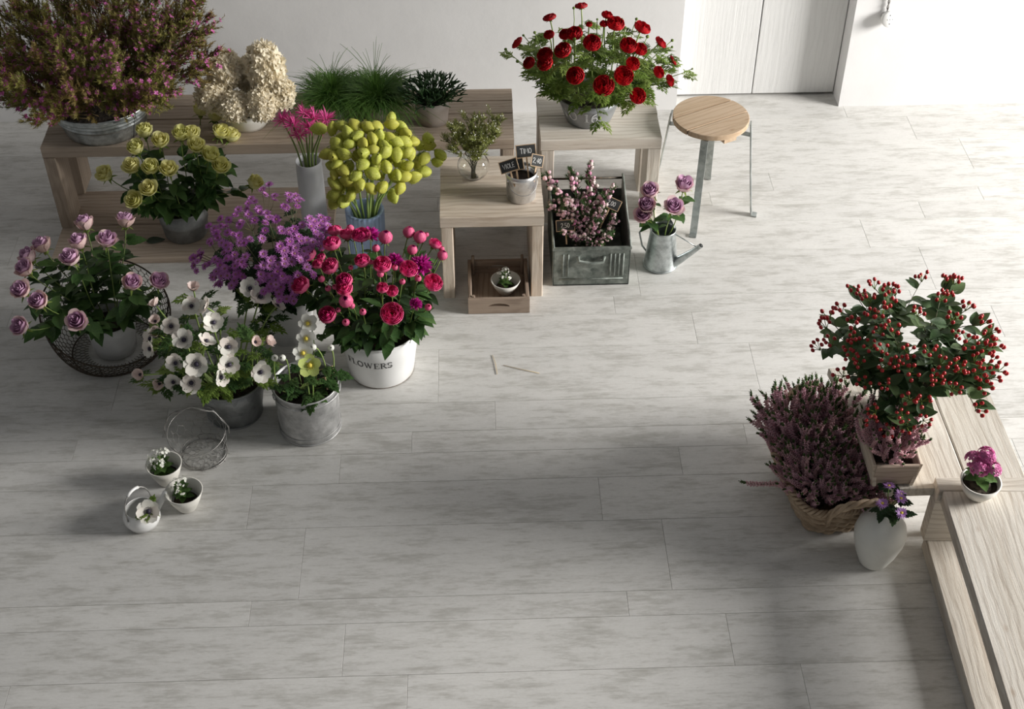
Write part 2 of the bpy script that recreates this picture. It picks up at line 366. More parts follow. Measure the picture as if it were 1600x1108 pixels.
# ------------------------------------------------------------------ furniture
def box_table(name, label, x0, x1, y0, y1, h, t, mat, nb, legw, z0=0.0, legs2=2, zleg=0.0, cat='table'):
    """top of nb boards running along x, side panels of legs2 boards"""
    r = thing(name, label, cat, ((x0 + x1) / 2, (y0 + y1) / 2, zleg)); cx, cy = r.location.x, r.location.y
    w = (y1 - y0) / nb
    for k in range(nb):
        board(r, (0, y0 + w * (k + .5) - cy, h - t / 2 - zleg + rnd(-.001, .001)), 'x', x1 - x0 + rnd(-.003, .003), w - .002, t, mat, 'top_board')
    lw = (y1 - y0) / legs2
    for sx in (-1, 1):
        for k in range(legs2):
            xx = (x0 + legw / 2 + .001 if sx < 0 else x1 - legw / 2 - .001) - cx
            W = min(lw - .004, .15) if legs2 == 2 else lw - .003
            yy = (y0 + W / 2 + .001 if k == 0 else y1 - W / 2 - .001) - cy if legs2 == 2 else y0 + lw * (k + .5) - cy
            board(r, (xx, yy, (h - t - zleg) / 2 - .0005), 'z', h - t - zleg - .001, W, legw, mat, 'leg_board', 'x')
    return r
# low platform of two boards on the floor, left
pl = thing('low_platform', 'flat low platform of two pale boards on the floor under the rose bucket', 'platform', (-1.19, 4.78, 0))
for k, (ya, yb) in enumerate(((4.55, 4.79), (4.79, 5.045))):
    board(pl, (0, (ya + yb) / 2 - 4.78, .015), 'x', 1.15, yb - ya - .003, .03, WTAN, 'board')
tall = box_table('long_bench', 'long taupe wooden bench along the back wall under the big galvanised tub', -1.77, .158, 4.775, 5.175, .43, .05, WTAN, 4, .05, zleg=.03, legs2=2, cat='bench')
box_table('side_table', 'small square wooden table with glass bowl and aluminium pail on top', -.144, .255, 4.28, 4.70, .40, .05, WH, 3, .046, legs2=3)
box_table('side_table', 'pale wooden table under the red ranunculus bowl', .266, .765, 4.775, 5.15, .42, .052, WH2, 2, .055, legs2=2)
# right rear bench, boards running away from the camera
rb = thing('low_bench', 'pale low bench of wide boards under the red berry branches', 'bench', (1.475, 3.22, 0))
tb = board(rb, ((1.21 + 1.545) / 2 - 1.475, 0, .28 - .017), 'y', .575, .331, .034, WH3, 'top_board')
for vv in tb.data.vertices:      # uneven outer edge: the board narrows towards the front
    if vv.co.y > 0: vv.co.y -= .070 * (.5 - vv.co.x / .575)
board(rb, ((1.545 + 1.74) / 2 - 1.475, 0, .28 - .017), 'y', .575, .191, .034, WH3, 'top_board')
for ya in (3.46,):
    board(rb, (0, ya - 3.22, .123), 'x', .48, .244, .04, WH3, 'leg_board', 'y')
board(rb, (.14, 2.985 - 3.22, .123), 'x', .2, .244, .035, WH3, 'leg_board', 'y')
# right foreground frame bench
fb = thing('frame_bench', 'open box-frame bench of rough pale planks in the right foreground', 'bench', (1.435, 2.955, 0), None, math.radians(-2.2))
board(fb, (.145, -.75, .285), 'y', 1.37, .27, .05, WH3, 'top_board'); board(fb, (.345, -.75, .285), 'y', 1.37, .12, .05, WH3, 'top_board')
board(fb, (.2, -.0325, .285), 'x', .40, .06, .05, WH3, 'end_cleat')
board(fb, (.2, -.03, .16), 'x', .40, .198, .05, WH3, 'end_panel', 'y')
board(fb, (.105, -.73, .031), 'y', 1.40, .19, .06, WH3, 'bottom_board'); board(fb, (.305, -.73, .031), 'y', 1.40, .2, .06, WH3, 'bottom_board')
board(fb, (.2, -1.405, .16), 'x', .40, .198, .05, WH3, 'end_panel', 'y')

# stool
SC, SH, SR = V((.974, 4.862, 0)), .47, .158
st = thing('stool', 'round three-board wooden stool with bent galvanised strap legs', 'stool', SC)
sd = V((.256, .132, 0)).normalized(); sn = V((-sd.y, sd.x, 0))
for lo, hi in ((-SR, -.048), (-.048, .058), (.058, SR)):
    n = 22; outline = []
    a0, a1 = math.asin(max(-1, min(1, (lo + .0038) / SR))), math.asin(max(-1, min(1, (hi - .0038) / SR)))
    if lo <= -SR + .001: a0 = -PI / 2
    if hi >= SR - .001: a1 = PI / 2
    for k in range(n + 1): a = a0 + (a1 - a0) * k / n; outline.append((SR * math.cos(a), SR * math.sin(a)))
    for k in range(n + 1): a = a1 + (a0 - a1) * k / n; outline.append((-SR * math.cos(a), SR * math.sin(a)))
    if lo <= -SR + .001: outline = outline[:-1]
    if hi >= SR - .001: outline = outline[:n + 1] + outline[n + 2:]
    b = MB(); m = len(outline)
    for z, sc in ((-.022, 1), (-.002, 1), (0, .985)):
        b.v += [(x * sc, y * sc, z) for x, y in outline]
    for r_ in range(2):
        for k in range(m): q = (k + 1) % m; b.f.append((r_ * m + k, r_ * m + q, (r_ + 1) * m + q, (r_ + 1) * m + k))
    b.f += [tuple(range(m))[::-1], tuple(2 * m + k for k in range(m))]; b.m = [0] * len(b.f)
    part('seat_board', b.mesh('seat_board', WSEAT, False), st, m4(basis(sn, (0, 0, 1)), (0, 0, SH)))
b = MB(); b.lathe([(.0005, SH - .0215), (SR - .004, SH - .0215), (SR - .004, SH - .006), (.0005, SH - .006)], 40); part('seam_shade_disc', b.mesh('seam_shade_disc', BLACKB), st)  # added black disc, stands in for shade in the gaps between seat boards
cl = MB(); cl.box((0, 0, SH - .036), (.06, .285, .026), basis(sn, (0, 0, 1))); part('cleat', cl.mesh('cleat', WSEAT, False), st)
for fx, fy, wide in ((.915, 4.672, .030), (1.186, 4.806, .012), (1.032, 5.079, .030), (.765, 4.935, .012)):
    d = V((fx, fy, 0)) - SC; d.z = 0; L = d.length; d.normalize(); t = V((-d.y, d.x, 0))
    wr = 1.0
    def strap(pts, w, th, name):
        b = MB(); rows = []
        for i, p in enumerate(pts):
            tg = (pts[min(i + 1, len(pts) - 1)] - pts[max(i - 1, 0)]).normalized(); nr = tg.cross(t).normalized()
            rows.append([p + t * w / 2 + nr * th / 2, p - t * w / 2 + nr * th / 2, p - t * w / 2 - nr * th / 2, p + t * w / 2 - nr * th / 2])
        b.grid(rows, True); n = len(b.v); b.f += [(3, 2, 1, 0), (n - 4, n - 3, n - 2, n - 1)]; b.m += [0, 0]
        part(name, b.mesh(name, STEEL, False), st)
    w = .030
    top = .148 if wide > .02 else .165
    zt = SH - .03 if wide > .02 else SH - .012
    strap([d * top + V((0, 0, zt)), d * (top + .004) + V((0, 0, zt - .03)), d * (top + (L - top) * .5) + V((0, 0, SH * .45)), d * (L - .004) + V((0, 0, .02)), d * L + V((0, 0, .006)), d * (L + .022) + V((0, 0, .004))], w, .006, 'leg')
    strap([d * .10 + V((0, 0, SH - .026)), d * .118 + V((0, 0, SH - .05)), d * .132 + V((0, 0, SH - .066)), d * (top + .006) + V((0, 0, SH - .07)), d * (top + .010) + V((0, 0, SH - .10))], w * .9, .005, 'bracket')

# ------------------------------------------------------------------ containers
def vessel(name, label, cat, c, z0, prof, mat, th=.004, n=48, inner=None, group=None, fill=None):
    """prof: outer (r, z) from base to rim, z from 0; wall thickness th"""
    r = thing(name, label, cat, (c[0], c[1], z0), group)
    out = [(.0005, 0.0006)] + [(a, b + .0006) for a, b in prof]
    R, Hh = prof[-1]
    inn = [(max(a - th, .002), max(b, th) + .0006) for a, b in prof[::-1]]
    inn[0] = (R - th, Hh + .0006)
    b = MB(); b.lathe(out + inn + [(.0005, th + .0006)], n)
    part('body', b.mesh('body', mat), r)
    if inner is not None:
        b = MB(); b.lathe([(a - .0008, z + .0008) for a, z in inn[1:]] + [(.0005, th + .0014)], n); part('lining', b.mesh('lining', inner), r)
    if fill:
        zf = fill; rr = np.interp(zf, [q[1] for q in prof], [q[0] for q in prof]) - th - .001
        b = MB(); b.lathe([(rr, zf), (rr * .6, zf + .004), (.0005, zf + .006)], 24); part('soil', b.mesh('soil', SOIL), r)
    return r
def ring(r, z, rad, mat, parent, name='rim', n=48, m=6):
    b = MB(); b.tube([V((r * math.cos(2 * PI * k / n), r * math.sin(2 * PI * k / n), z)) for k in range(n)], rad, m, True)
    return part(name, b.mesh(name, mat), parent)
def cone(r, R, h, base=.0): return [(r, 0.0), (r + (R - r) * .33, h * .33), (r + (R - r) * .66, h * .66), (R, h)]
def wrap_on(prof, phi, lift=.0016):
    zs, rs_ = [q[1] for q in prof], [q[0] for q in prof]
    def fn(u, v):
        r = float(np.interp(v, zs, rs_)) + lift; a = phi + u / (sum(rs_) / len(rs_)); return V((r * math.cos(a), r * math.sin(a), v))
    return fn
def arc(cx, cy, rx, ry, a0, a1, n=14): return [(cx + rx * math.cos(math.radians(a0 + (a1 - a0) * k / n)), cy + ry * math.sin(math.radians(a0 + (a1 - a0) * k / n))) for k in range(n + 1)]
GLY = {  # serif capitals: (stroke points, width)
 'F': (.72, [([(.2, .03), (.2, .97)], .15), ([(.04, .97), (.68, .97)], .06), ([(.2, .5), (.5, .5)], .06), ([(.04, .03), (.38, .03)], .06), ([(.66, 1), (.66, .76)], .05), ([(.5, .62), (.5, .38)], .05)]),
 'L': (.74, [([(.2, .03), (.2, .97)], .15), ([(.04, .97), (.38, .97)], .06), ([(.04, .03), (.70, .03)], .06), ([(.68, 0), (.68, .27)], .05)]),
 'O': (.92, [(arc(.45, .5, .33, .46, 90, 270), .13), (arc(.45, .5, .33, .46, -90, 90), .13)]),
 'W': (1.16, [([(.12, .97), (.36, .05)], .13), ([(.36, .05), (.58, .90)], .05), ([(.52, .97), (.76, .05)], .13), ([(.76, .05), (1.0, .97)], .05), ([(.0, .97), (.28, .97)], .05), ([(.88, .97), (1.1, .97)], .05)]),
 'E': (.76, [([(.2, .03), (.2, .97)], .15), ([(.04, .97), (.68, .97)], .06), ([(.2, .5), (.5, .5)], .06), ([(.04, .03), (.70, .03)], .06), ([(.66, 1), (.66, .76)], .05), ([(.68, 0), (.68, .26)], .05), ([(.5, .62), (.5, .38)], .05)]),
 'R': (.88, [([(.2, .03), (.2, .97)], .15), ([(.04, .97), (.42, .97)], .06), (arc(.40, .74, .22, .22, 90, -90), .12), ([(.2, .52), (.42, .52)], .06), ([(.42, .52), (.76, .03)], .13), ([(.04, .03), (.36, .03)], .06), ([(.66, .03), (.84, .03)], .06)]),
 'S': (.68, [(arc(.32, .73, .22, .22, 20, 250), .11), (arc(.32, .26, .23, .23, 70, -160), .12), ([(.54, .95), (.54, .72)], .05), ([(.09, .30), (.09, .04)], .05)]),
 'N': (.98, [([(.16, .03), (.16, .97)], .07), ([(.16, .95), (.74, .05)], .15), ([(.74, .03), (.74, .97)], .07), ([(.02, .97), (.24, .97)], .05), ([(.03, .03), (.30, .03)], .05), ([(.60, .97), (.88, .97)], .05)]),
 '1': (.55, [([(.26, .03), (.26, .97)], .16), ([(.10, .84), (.26, .97)], .08), ([(.06, .03), (.46, .03)], .06)]),
 '6': (.72, [(arc(.34, .28, .22, .26, 100, 460), .12), (arc(.52, .36, .41, .60, 180, 100), .12)]),
 ' ': (.42, [])}
def lettering(parent, text, hgt, phi, z, prof, mat, name='lettering', slot=1.0):
    wtot = sum(GLY[ch][0] for ch in text) * hgt; x = -wtot / 2; b = MB(); fn = wrap_on(prof, phi)
    for ch in text:
        for pts, w in GLY[ch][1]:
            b.ribbon([(x + px * hgt, z + py * hgt) for px, py in pts], w * hgt, fn, 3 if len(pts) == 2 else 1)
        x += GLY[ch][0] * hgt
    return part(name, b.mesh(name, mat, False), parent)
def phicam(c): return math.atan2(-c[1], -c[0])
def bail(parent, R, z, hgt, lean, mat, phi=0.0, rad=.003, name='handle', drop=False):
    """wire bail handle pivoting on two ears; lean 0 = upright"""
    b = MB(); pts = []
    for k in range(17):
        a = PI * k / 16; x = R * math.cos(a); q = hgt * math.sin(a) ** .8 if math.sin(a) > 0 else 0
        pts.append(V((x, q * math.sin(lean), z + q * math.cos(lean))))
    b.tube([rotz(phi) @ p for p in pts], rad, 6); part(name, b.mesh(name, mat), parent)
    for s in (-1, 1):
        b = MB(); c = rotz(phi) @ V((s * R, 0, z))
        n = 12; ax = rotz(phi) @ V((1, 0, 0)); ay = rotz(phi) @ V((0, 1, 0))
        b.tube([c + ay * .010 * math.cos(2 * PI * k / n) + V((0, 0, .010 * math.sin(2 * PI * k / n))) for k in range(n)], .0035, 5, True)
        part('ear', b.mesh('ear', mat), parent)

TB = .43   # bench top
# big galvanised tub on the long bench
tubc = (-1.532, 4.942)
pr = [(.163, 0), (.168, .012), (.181, .056), (.184, .066), (.190, .071), (.191, .075), (.187, .080), (.190, .085), (.197, .090), (.198, .094), (.194, .099), (.197, .104), (.204, .109), (.205, .113), (.202, .118), (.214, .138)]
tub = vessel('zinc_tub', 'large round galvanised tub with ribbed bands on the long bench', 'tub', tubc, TB, pr, ZINC, .003, 72, fill=.122)
ring(.2165, .139, .004, ZINC, tub)
a0 = phicam(tubc) + .62
seam = MB(); seam.tube([V(((r + .0012) * math.cos(a0), (r + .0012) * math.sin(a0), z)) for r, z in pr], .0022, 5); part('seam', seam.mesh('seam', ZDULL), tub)
hb = MB(); ah = phicam(tubc) + .35; hb.tube([V(((.217 + .018 * math.sin(PI * k / 10)) * math.cos(ah - .22 + .044 * k), (.217 + .018 * math.sin(PI * k / 10)) * math.sin(ah - .22 + .044 * k), .130 + .012 * math.sin(PI * k / 10))) for k in range(11)], .003, 6); part('handle', hb.mesh('handle', STEEL), tub)
# hydrangea bowl
hydc = (-.945, 4.935)
vessel('white_bowl', 'white tapered bowl holding cream hydrangea heads', 'bowl', hydc, TB, [(.078, 0), (.088, .018), (.100, .055), (.107, .085)], CERAM, .005, fill=.06)
# taupe pot (plants in pots are built with their plants below)
rhc, g1c, g2c = (-.178, 4.935), (-.59, 5.0), (-.41, 4.985)
# small glass bowl vase and pail on small table
fbc = (-.012, 4.545)
gv = thing('glass_vase', 'round clear glass vase with fine green sprigs on the small table', 'vase', (fbc[0], fbc[1], .40))
gp = [(.026 + 0, 0.001)] + [(.064 * math.cos(a), .058 + .058 * math.sin(a)) for a in [math.radians(q) for q in range(-60, 60, 10)]]
gp = [(.0005, .001)] + gp + [(.030, .112), (.031, .118)]
gi = [(max(r - .0025, .0005), z + (.003 if z < .02 else 0)) for r, z in gp[::-1]]
b = MB(); b.lathe(gp + gi, 40); part('bowl', b.mesh('bowl', GLASS), gv)
plc = (.172, 4.41)
pail = vessel('aluminium_pail', 'small brushed aluminium pail of chalkboard tags on the small table', 'pail', plc, .40, [(.054, 0), (.0575, .004), (.0585, .095), (.061, .100), (.061, .118)], ALU, .002, fill=.085)
ring(.061, .119, .0022, ALU, pail); 
b = MB(); pa = phicam(plc) + .25; b.tube([V(((.0625 + .006 * math.sin(PI * k / 16)) * math.cos(pa - 1.25 + 2.5 * k / 16), (.0625 + .006 * math.sin(PI * k / 16)) * math.sin(pa - 1.25 + 2.5 * k / 16), .094 - .045 * math.sin(PI * k / 16) ** .7)) for k in range(17)], .0018, 6); part('handle', b.mesh('handle', WIRE), pail)
for s in (-1.25, 1.25):
    b = MB(); b.sphere((.0615 * math.cos(pa + s), .0615 * math.sin(pa + s), .096), .006, 8, 6); part('ear', b.mesh('ear', ALU), pail)
# grey No 16 bowl
n16 = (.474, 4.945)
bp = [(.093, 0), (.098, .010), (.111, .045), (.124, .085), (.138, .122)]
bowl = vessel('numbered_bowl', 'grey metal bowl stencilled NO 16 holding red ranunculus', 'bowl', n16, .42, bp, ZBOWL, .003, fill=.10)
ring(.139, .123, .003, ZBOWL, bowl); lettering(bowl, 'NO 16', .050, phicam(n16) - .40, .044, bp, STENC)
# watering can
wcc = (.752, 4.475)
can = thing('watering_can', 'small galvanised watering can with mauve roses beside the stool', 'watering can', (wcc[0], wcc[1], 0))
b = MB(); P_ = [(.0005, .001), (.069, .001), (.071, .006), (.069, .012), (.0515, .175), (.0525, .180)]; b.lathe(P_ + [(max(r - .002, .0005), max(z, .004)) for r, z in P_[::-1]], 40); part('body', b.mesh('body', ZINC), can); ring(.070, .008, .003, ZINC, can, 'base_ring'); ring(.052, .181, .0025, ZINC, can)
hood = MB(); R_ = []
for i in range(5):
    a = .5 * PI * i / 4 * .62; R_.append([V((.052 * math.cos(t_) * math.cos(a * .55), .052 * math.sin(t_), .181 + .040 * math.sin(a) * max(0, math.sin(t_)))) for t_ in [PI * k / 14 for k in range(15)]])
hood.grid(R_); part('hood', hood.mesh('hood', ZINC), can)
sp = MB(); sdv = V((.87, -.45, 0)).normalized(); sp.tube([sdv * .055 + V((0, 0, .025)), sdv * .085 + V((0, 0, .055)), sdv * .135 + V((0, 0, .112)), sdv * .165 + V((0, 0, .150))], [.021, .017, .0115, .0095], 12, cap=False); spo = part('spout', sp.mesh('spout', ZINC), can); 
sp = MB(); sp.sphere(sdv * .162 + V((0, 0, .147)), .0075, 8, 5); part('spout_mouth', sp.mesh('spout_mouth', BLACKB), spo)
sp = MB(); sp.tube([sdv * .05 + V((0, 0, .172)), sdv * .148 + V((0, 0, .136))], .0025, 5); part('brace', sp.mesh('brace', ZINC), can)
sp = MB(); sp.tube([-sdv * .05 + V((0, 0, .17)), -sdv * .085 + V((0, 0, .165)), -sdv * .10 + V((0, 0, .13)), -sdv * .085 + V((0, 0, .07)), -sdv * .063 + V((0, 0, .045))], .004, 6); part('handle', sp.mesh('handle', ZINC), can)
# dull bucket of yellow roses on the platform
yc = (-1.232, 4.725)
yb = vessel('zinc_bucket', 'dull grey zinc bucket of yellow roses on the low platform', 'bucket', yc, .03, [(.086, 0), (.089, .006), (.098, .07), (.101, .076), (.099, .082), (.110, .145)], ZDULL, .003, fill=.10); ring(.1105, .146, .0035, ZDULL, yb)
# white pot of mauve roses inside the wire basket
mc = (-1.403, 4.015)
mp_ = vessel('white_pot', 'white tapered pot of mauve roses inside the dark wire basket', 'pot', mc, .012, cone(.078, .098, .15), GREYW, .004, fill=.11)
# chrysanthemum bucket
cc = (-.742, 4.09)
cb = vessel('pale_bucket', 'pale grey bucket of purple chrysanthemums behind the anemones', 'bucket', cc, 0, cone(.085, .112, .215), GREYW, .003, fill=.17); ring(.113, .215, .0035, GREYW, cb)
# tall white vase, blue fluted vase
wvc, bvc = (-.675, 4.66), (-.45, 4.49)
vessel('cylinder_vase', 'tall grey-white cylinder vase of pink nerines', 'vase', wvc, 0, [(.055, 0), (.055, .01), (.0535, .22), (.0525, .42)], GREYV, .004)
bv = thing('fluted_vase', 'pale blue fluted vase of green balloon pods', 'vase', (bvc[0], bvc[1], 0)); b = MB(); rr = []
nfl = 24
for r, z in [(.0005, .001), (.062, .001), (.066, .01), (.071, .15), (.074, .29), (.074, .298), (.065, .298), (.062, .15), (.055, .01), (.0005, .006)]:
    rr.append([V(((r + (.0045 * abs(math.cos(PI * k / 4)) if .005 < z < .299 and r > .0655 else 0)) * math.cos(2 * PI * k / (nfl * 4)), (r + (.0045 * abs(math.cos(PI * k / 4)) if .005 < z < .299 and r > .0655 else 0)) * math.sin(2 * PI * k / (nfl * 4)), z)) for k in range(nfl * 4)])
b.grid(rr, True); part('body', b.mesh('body', BLUE), bv)
# FLOWERS bucket
fc = (-.376, 3.875)
FP = [(.118, 0), (.122, .006), (.131, .07), (.140, .135), (.151, .215)]
fbk = vessel('enamel_bucket', 'white enamel bucket lettered FLOWERS with pink garden roses', 'bucket', fc, 0, FP, WHITE, .003, 56, fill=.17)
ring(.152, .215, .004, WHITE, fbk); ring(.1195, .004, .0028, RUST, fbk, 'base_rim')
lettering(fbk, 'FLOWERS', .0295, phicam(fc) - .36, .118, FP, INK)
# anemone bucket, hellebore bucket
ac, hc = (-.905, 3.655), (-.622, 3.572)
ab = vessel('zinc_bucket', 'dark dull zinc bucket of white anemones', 'bucket', ac, 0, cone(.098, .128, .175), ZDULL, .003, fill=.145); ring(.1285, .175, .0035, ZDULL, ab); ring(.099, .004, .003, ZDULL, ab, 'base_rim')
hbk = vessel('zinc_bucket', 'weathered light zinc bucket with bail handle planted with hellebores', 'bucket', hc, 0, [(.108, 0), (.110, .004), (.110, .03), (.114, .20), (.116, .212)], ZGREY, .003, fill=.175)
ring(.1165, .212, .0035, ZGREY, hbk); ring(.110, .004, .003, ZGREY, hbk, 'base_rim'); ring(.1115, .028, .0015, ZGREY, hbk, 'bead')
bail(hbk, .119, .197, .115, math.radians(-97), ZGREY, math.radians(28), .003)
# ceramic cups, kettle, crate cup, pink bowl
def cup(c, z0, r, R, h, label, th=.004): return vessel('ceramic_cup', label, 'cup', c, z0, [(r * .9, 0), (r, .004), (r + (R - r) * .55, h * .5), (R, h)], CERAM, th, 36, CERIN, fill=h * .42)
cup1, cup2, cupc = (-1.098, 3.31), (-1.012, 3.185), (.106, 4.30)
cup(cup1, 0, .032, .062, .088, 'cream ceramic cup with white flowered plantlet nearest the wire frame')
cup(cup2, 0, .032, .064, .085, 'cream ceramic cup with small plantlet front right of the kettle')
cup(cupc, .013, .030, .060, .062, 'small white ceramic cup standing in the wooden crate')
pbc = (1.545, 2.875)
vessel('ceramic_bowl', 'small cream bowl of pink kalanchoe on the frame bench', 'bowl', pbc, .31, [(.034, 0), (.038, .004), (.054, .03), (.063, .062)], CERAM, .005, 40, fill=.045)
kc = (-1.150, 3.12)
kt = vessel('kettle', 'small white enamel kettle without lid holding one anemone', 'kettle', kc, 0, [(.040, 0), (.052, .006), (.062, .030), (.061, .050), (.053, .068), (.050, .074)], WHITE, .003, 40, GREYW)
ka = math.radians(38); kd = V((math.cos(ka), math.sin(ka), 0))
b = MB(); b.tube([kd * .052 + V((0, 0, .03)), kd * .078 + V((0, 0, .055)), kd * .098 + V((0, 0, .088))], [.014, .010, .007], 10); part('spout', b.mesh('spout', WHITE), kt)
b = MB(); side = V((.25, .97, 0)).normalized(); hp = []
for k in range(15):
    a = PI * k / 14; q = V((-.55, -.83, 0)).normalized() * (.058 * math.cos(a)); hp.append(q + V((-.012 * math.sin(a), .006 * math.sin(a), .056 + .098 * math.sin(a) ** .6)))
b.tube(hp, .0025, 6); ho = part('handle', b.mesh('handle', WIRE), kt)
b = MB(); b.tube(hp[5:10], .0055, 8); part('grip', b.mesh('grip', WHITE), ho)
for q in (hp[0], hp[-1]):
    b = MB(); b.sphere(q, .007, 8, 6); part('lug', b.mesh('lug', WHITE), kt)
# white bucket of hypericum, ovoid vase
hyc = (1.405, 3.265)
hyb = vessel('white_bucket', 'pale bucket of red berry branches on the low bench', 'bucket', hyc, .28, cone(.075, .097, .165), GREYW, .003, fill=.13); ring(.098, .165, .003, GREYW, hyb)
vc = (1.270, 2.872)
vessel('ovoid_vase', 'matt white egg-shaped stoneware vase with purple daisies on the floor', 'vase', vc, 0, [(.040, 0), (.048, .010), (.066, .06), (.080, .115), (.083, .145), (.076, .178), (.058, .206), (.034, .224), (.022, .233), (.018, .242), (.020, .248)], STONEW, .004, 48)
# zinc stacking box
zx0, zx1, zy0, zy1 = .300, .606, 4.345, 4.735
zb = thing('zinc_box', 'green-grey zinc storage box with sloping sides and pressed handle', 'storage box', ((zx0 + zx1) / 2, (zy0 + zy1) / 2, 0)); hw, hd = (zx1 - zx0) / 2, (zy1 - zy0) / 2
b = MB(); b.box((0, 0, .004), (2 * hw, 2 * hd, .004)); part('bottom', b.mesh('bottom', ZGREEN, False), zb)
b = MB(); b.box((0, -hd + .002, .097), (2 * hw, .004, .19)); fp_ = part('front_panel', b.mesh('front_panel', ZGREEN, False), zb)
b = MB(); b.box((0, -hd, .188), (2 * hw + .010, .012, .010)); part('front_rim', b.mesh('front_rim', ZGREEN, False), zb)
for xx in (-.115, -.095, .075, .092, .109, .126):
    b = MB(); b.tube([V((xx, -hd - .001, .05)), V((xx, -hd - .001, .16))], .005, 6); part('pressed_rib', b.mesh('pressed_rib', ZGREEN), fp_)
b = MB(); b.tube([V((-.13, -hd - .001, .035)), V((.13, -hd - .001, .035))], .004, 6); part('pressed_rib', b.mesh('pressed_rib', ZGREEN), fp_)
b = MB(); b.tube([V((-.055, -hd - .002, .150)), V((-.052, -hd - .014, .132)), V((0, -hd - .017, .124)), V((.045, -hd - .014, .132)), V((.05, -hd - .002, .150))], .008, 8); part('handle', b.mesh('handle', ZGREEN), fp_)
b = MB(); b.box((0, hd - .002, .105), (2 * hw, .004, .20)); part('back_panel', b.mesh('back_panel', ZGREEN, False), zb)
for s in (-1, 1):
    b = MB(); pts = [(-hd, .002), (hd, .002), (hd, .275), (hd - .02, .275), (-hd, .192)]
    for xo in (s * hw - .002, s * hw + .002): b.v += [(xo, y, z) for y, z in pts]
    b.f = [(0, 1, 2, 3, 4), (9, 8, 7, 6, 5)] + [(k, k + 5, (k + 1) % 5 + 5, (k + 1) % 5) for k in range(5)]; b.m = [0] * 7; part('side_panel', b.mesh('side_panel', ZGREEN, False), zb)
    b = MB(); b.tube([V((s * hw, -hd, .192)), V((s * hw, hd - .02, .275)), V((s * hw, hd, .275))], .005, 6); part('side_rim', b.mesh('side_rim', ZGREEN), zb)
b = MB(); b.tube([V((-hw, hd - .012, .265)), V((hw, hd - .012, .265))], .005, 8); part('rod', b.mesh('rod', DARKM), zb)
# small wooden crate
cx0, cx1, cy0, cy1 = -.045, .198, 4.178, 4.44
cr_ = thing('wooden_crate', 'small brown wooden crate with hand holes pulled out under the small table', 'crate', ((cx0 + cx1) / 2, (cy0 + cy1) / 2, 0)); w2, d2 = (cx1 - cx0) / 2, (cy1 - cy0) / 2
board(cr_, (0, 0, .007), 'y', 2 * d2 - .004, 2 * w2 - .03, .011, WDARK, 'bottom_board')
for s in (-1, 1): board(cr_, (s * (w2 - .008), 0, .037), 'y', 2 * d2 - .034, .07, .014, WDARK, 'side_board', 'x')
for s in (-1, 1):   # ends with a half-moon hand hole
    b = MB(); yy = s * (d2 - .008); hole = arc(0, .036, .042, .016, 0, 180, 10)
    xs = [-w2] + [p[0] for p in hole[::-1]] + [w2]
    arcz = [.036] + [p[1] for p in hole[::-1]] + [.036]
    for yv, fl in ((yy - .008, 1), (yy + .008, -1)):
        b.grid([[V((x, yv, a_)), V((x, yv, .072))] for x, a_ in zip(xs, arcz)]); b.grid([[V((x, yv, .002)), V((x, yv, .036))] for x in xs])
    b.grid([[V((x, yy - .008, .072)), V((x, yy + .008, .072))] for x in xs])
    b.grid([[V((x, yy - .008, a_)), V((x, yy + .008, a_))] for x, a_ in zip(xs, arcz)]); b.grid([[V((x, yy - .008, .036)), V((x, yy + .008, .036))] for x in xs])
    for xv in (-w2, w2): b.grid([[V((xv, yy - .008, .002)), V((xv, yy - .008, .072))], [V((xv, yy + .008, .002)), V((xv, yy + .008, .072))]])
    part('end_board', b.mesh('end_board', WDARK, False), cr_)
for sx in (-1, 1):
    for sy in (-1, 1): board(cr_, (sx * (w2 - .022), sy * (d2 - .024), .055 if sy > 0 else .04), 'z', .105 if sy > 0 else .07, .012, .012, WDARK, 'corner_post', 'y')
# planter box of heather on the low bench
pb = thing('planter_box', 'small flared wooden planter box of heather on the low bench', 'planter', (1.300, 3.048, .28))
for s in (-1, 1):
    R = Matrix.Rotation(s * .16, 3, 'Y'); part('side_board', board_mesh(.21, .10, .012, WH), pb, m4(R @ Matrix(((0, 0, 1), (1, 0, 0), (0, 1, 0))), (s * .066, 0, .052)))
    R = Matrix.Rotation(-s * .16, 3, 'X'); part('end_board', board_mesh(.135, .10, .012, WTAN), pb, m4(R @ Matrix(((1, 0, 0), (0, 0, -1), (0, 1, 0))), (0, s * .1, .052)))
b = MB(); b.box((0, 0, .07), (.122, .186, .008)); part('soil', b.mesh('soil', SOIL, False), pb)

# ------------------------------------------------------------------ wire and wicker baskets
def chicken_wire(b, fn, nu, nv, rad, closed=True, n=3, jit=.0):
    """hexagonal netting on a surface fn(u, v), u and v in 0..1"""
    def P(i, j, o):
        return fn(((i + (.5 if j % 2 else 0)) / nu) % 1.0 if closed else (i + (.5 if j % 2 else 0)) / nu, min(1, max(0, (j + o) / nv)))
    for j in range(nv):
        for i in range(nu):
            a, c = P(i, j, -.12), P(i, j, .42)      # twisted upright
            b.tube([a, c], rad * 1.35, n, cap=False)
            if j < nv - 1:
                l = P(i if j % 2 else i - 1, j + 1, -.12); r = P(i + 1 if j % 2 else i, j + 1, -.12)
                b.tube([c, l], rad, n, cap=False); b.tube([c, r], rad, n, cap=False)
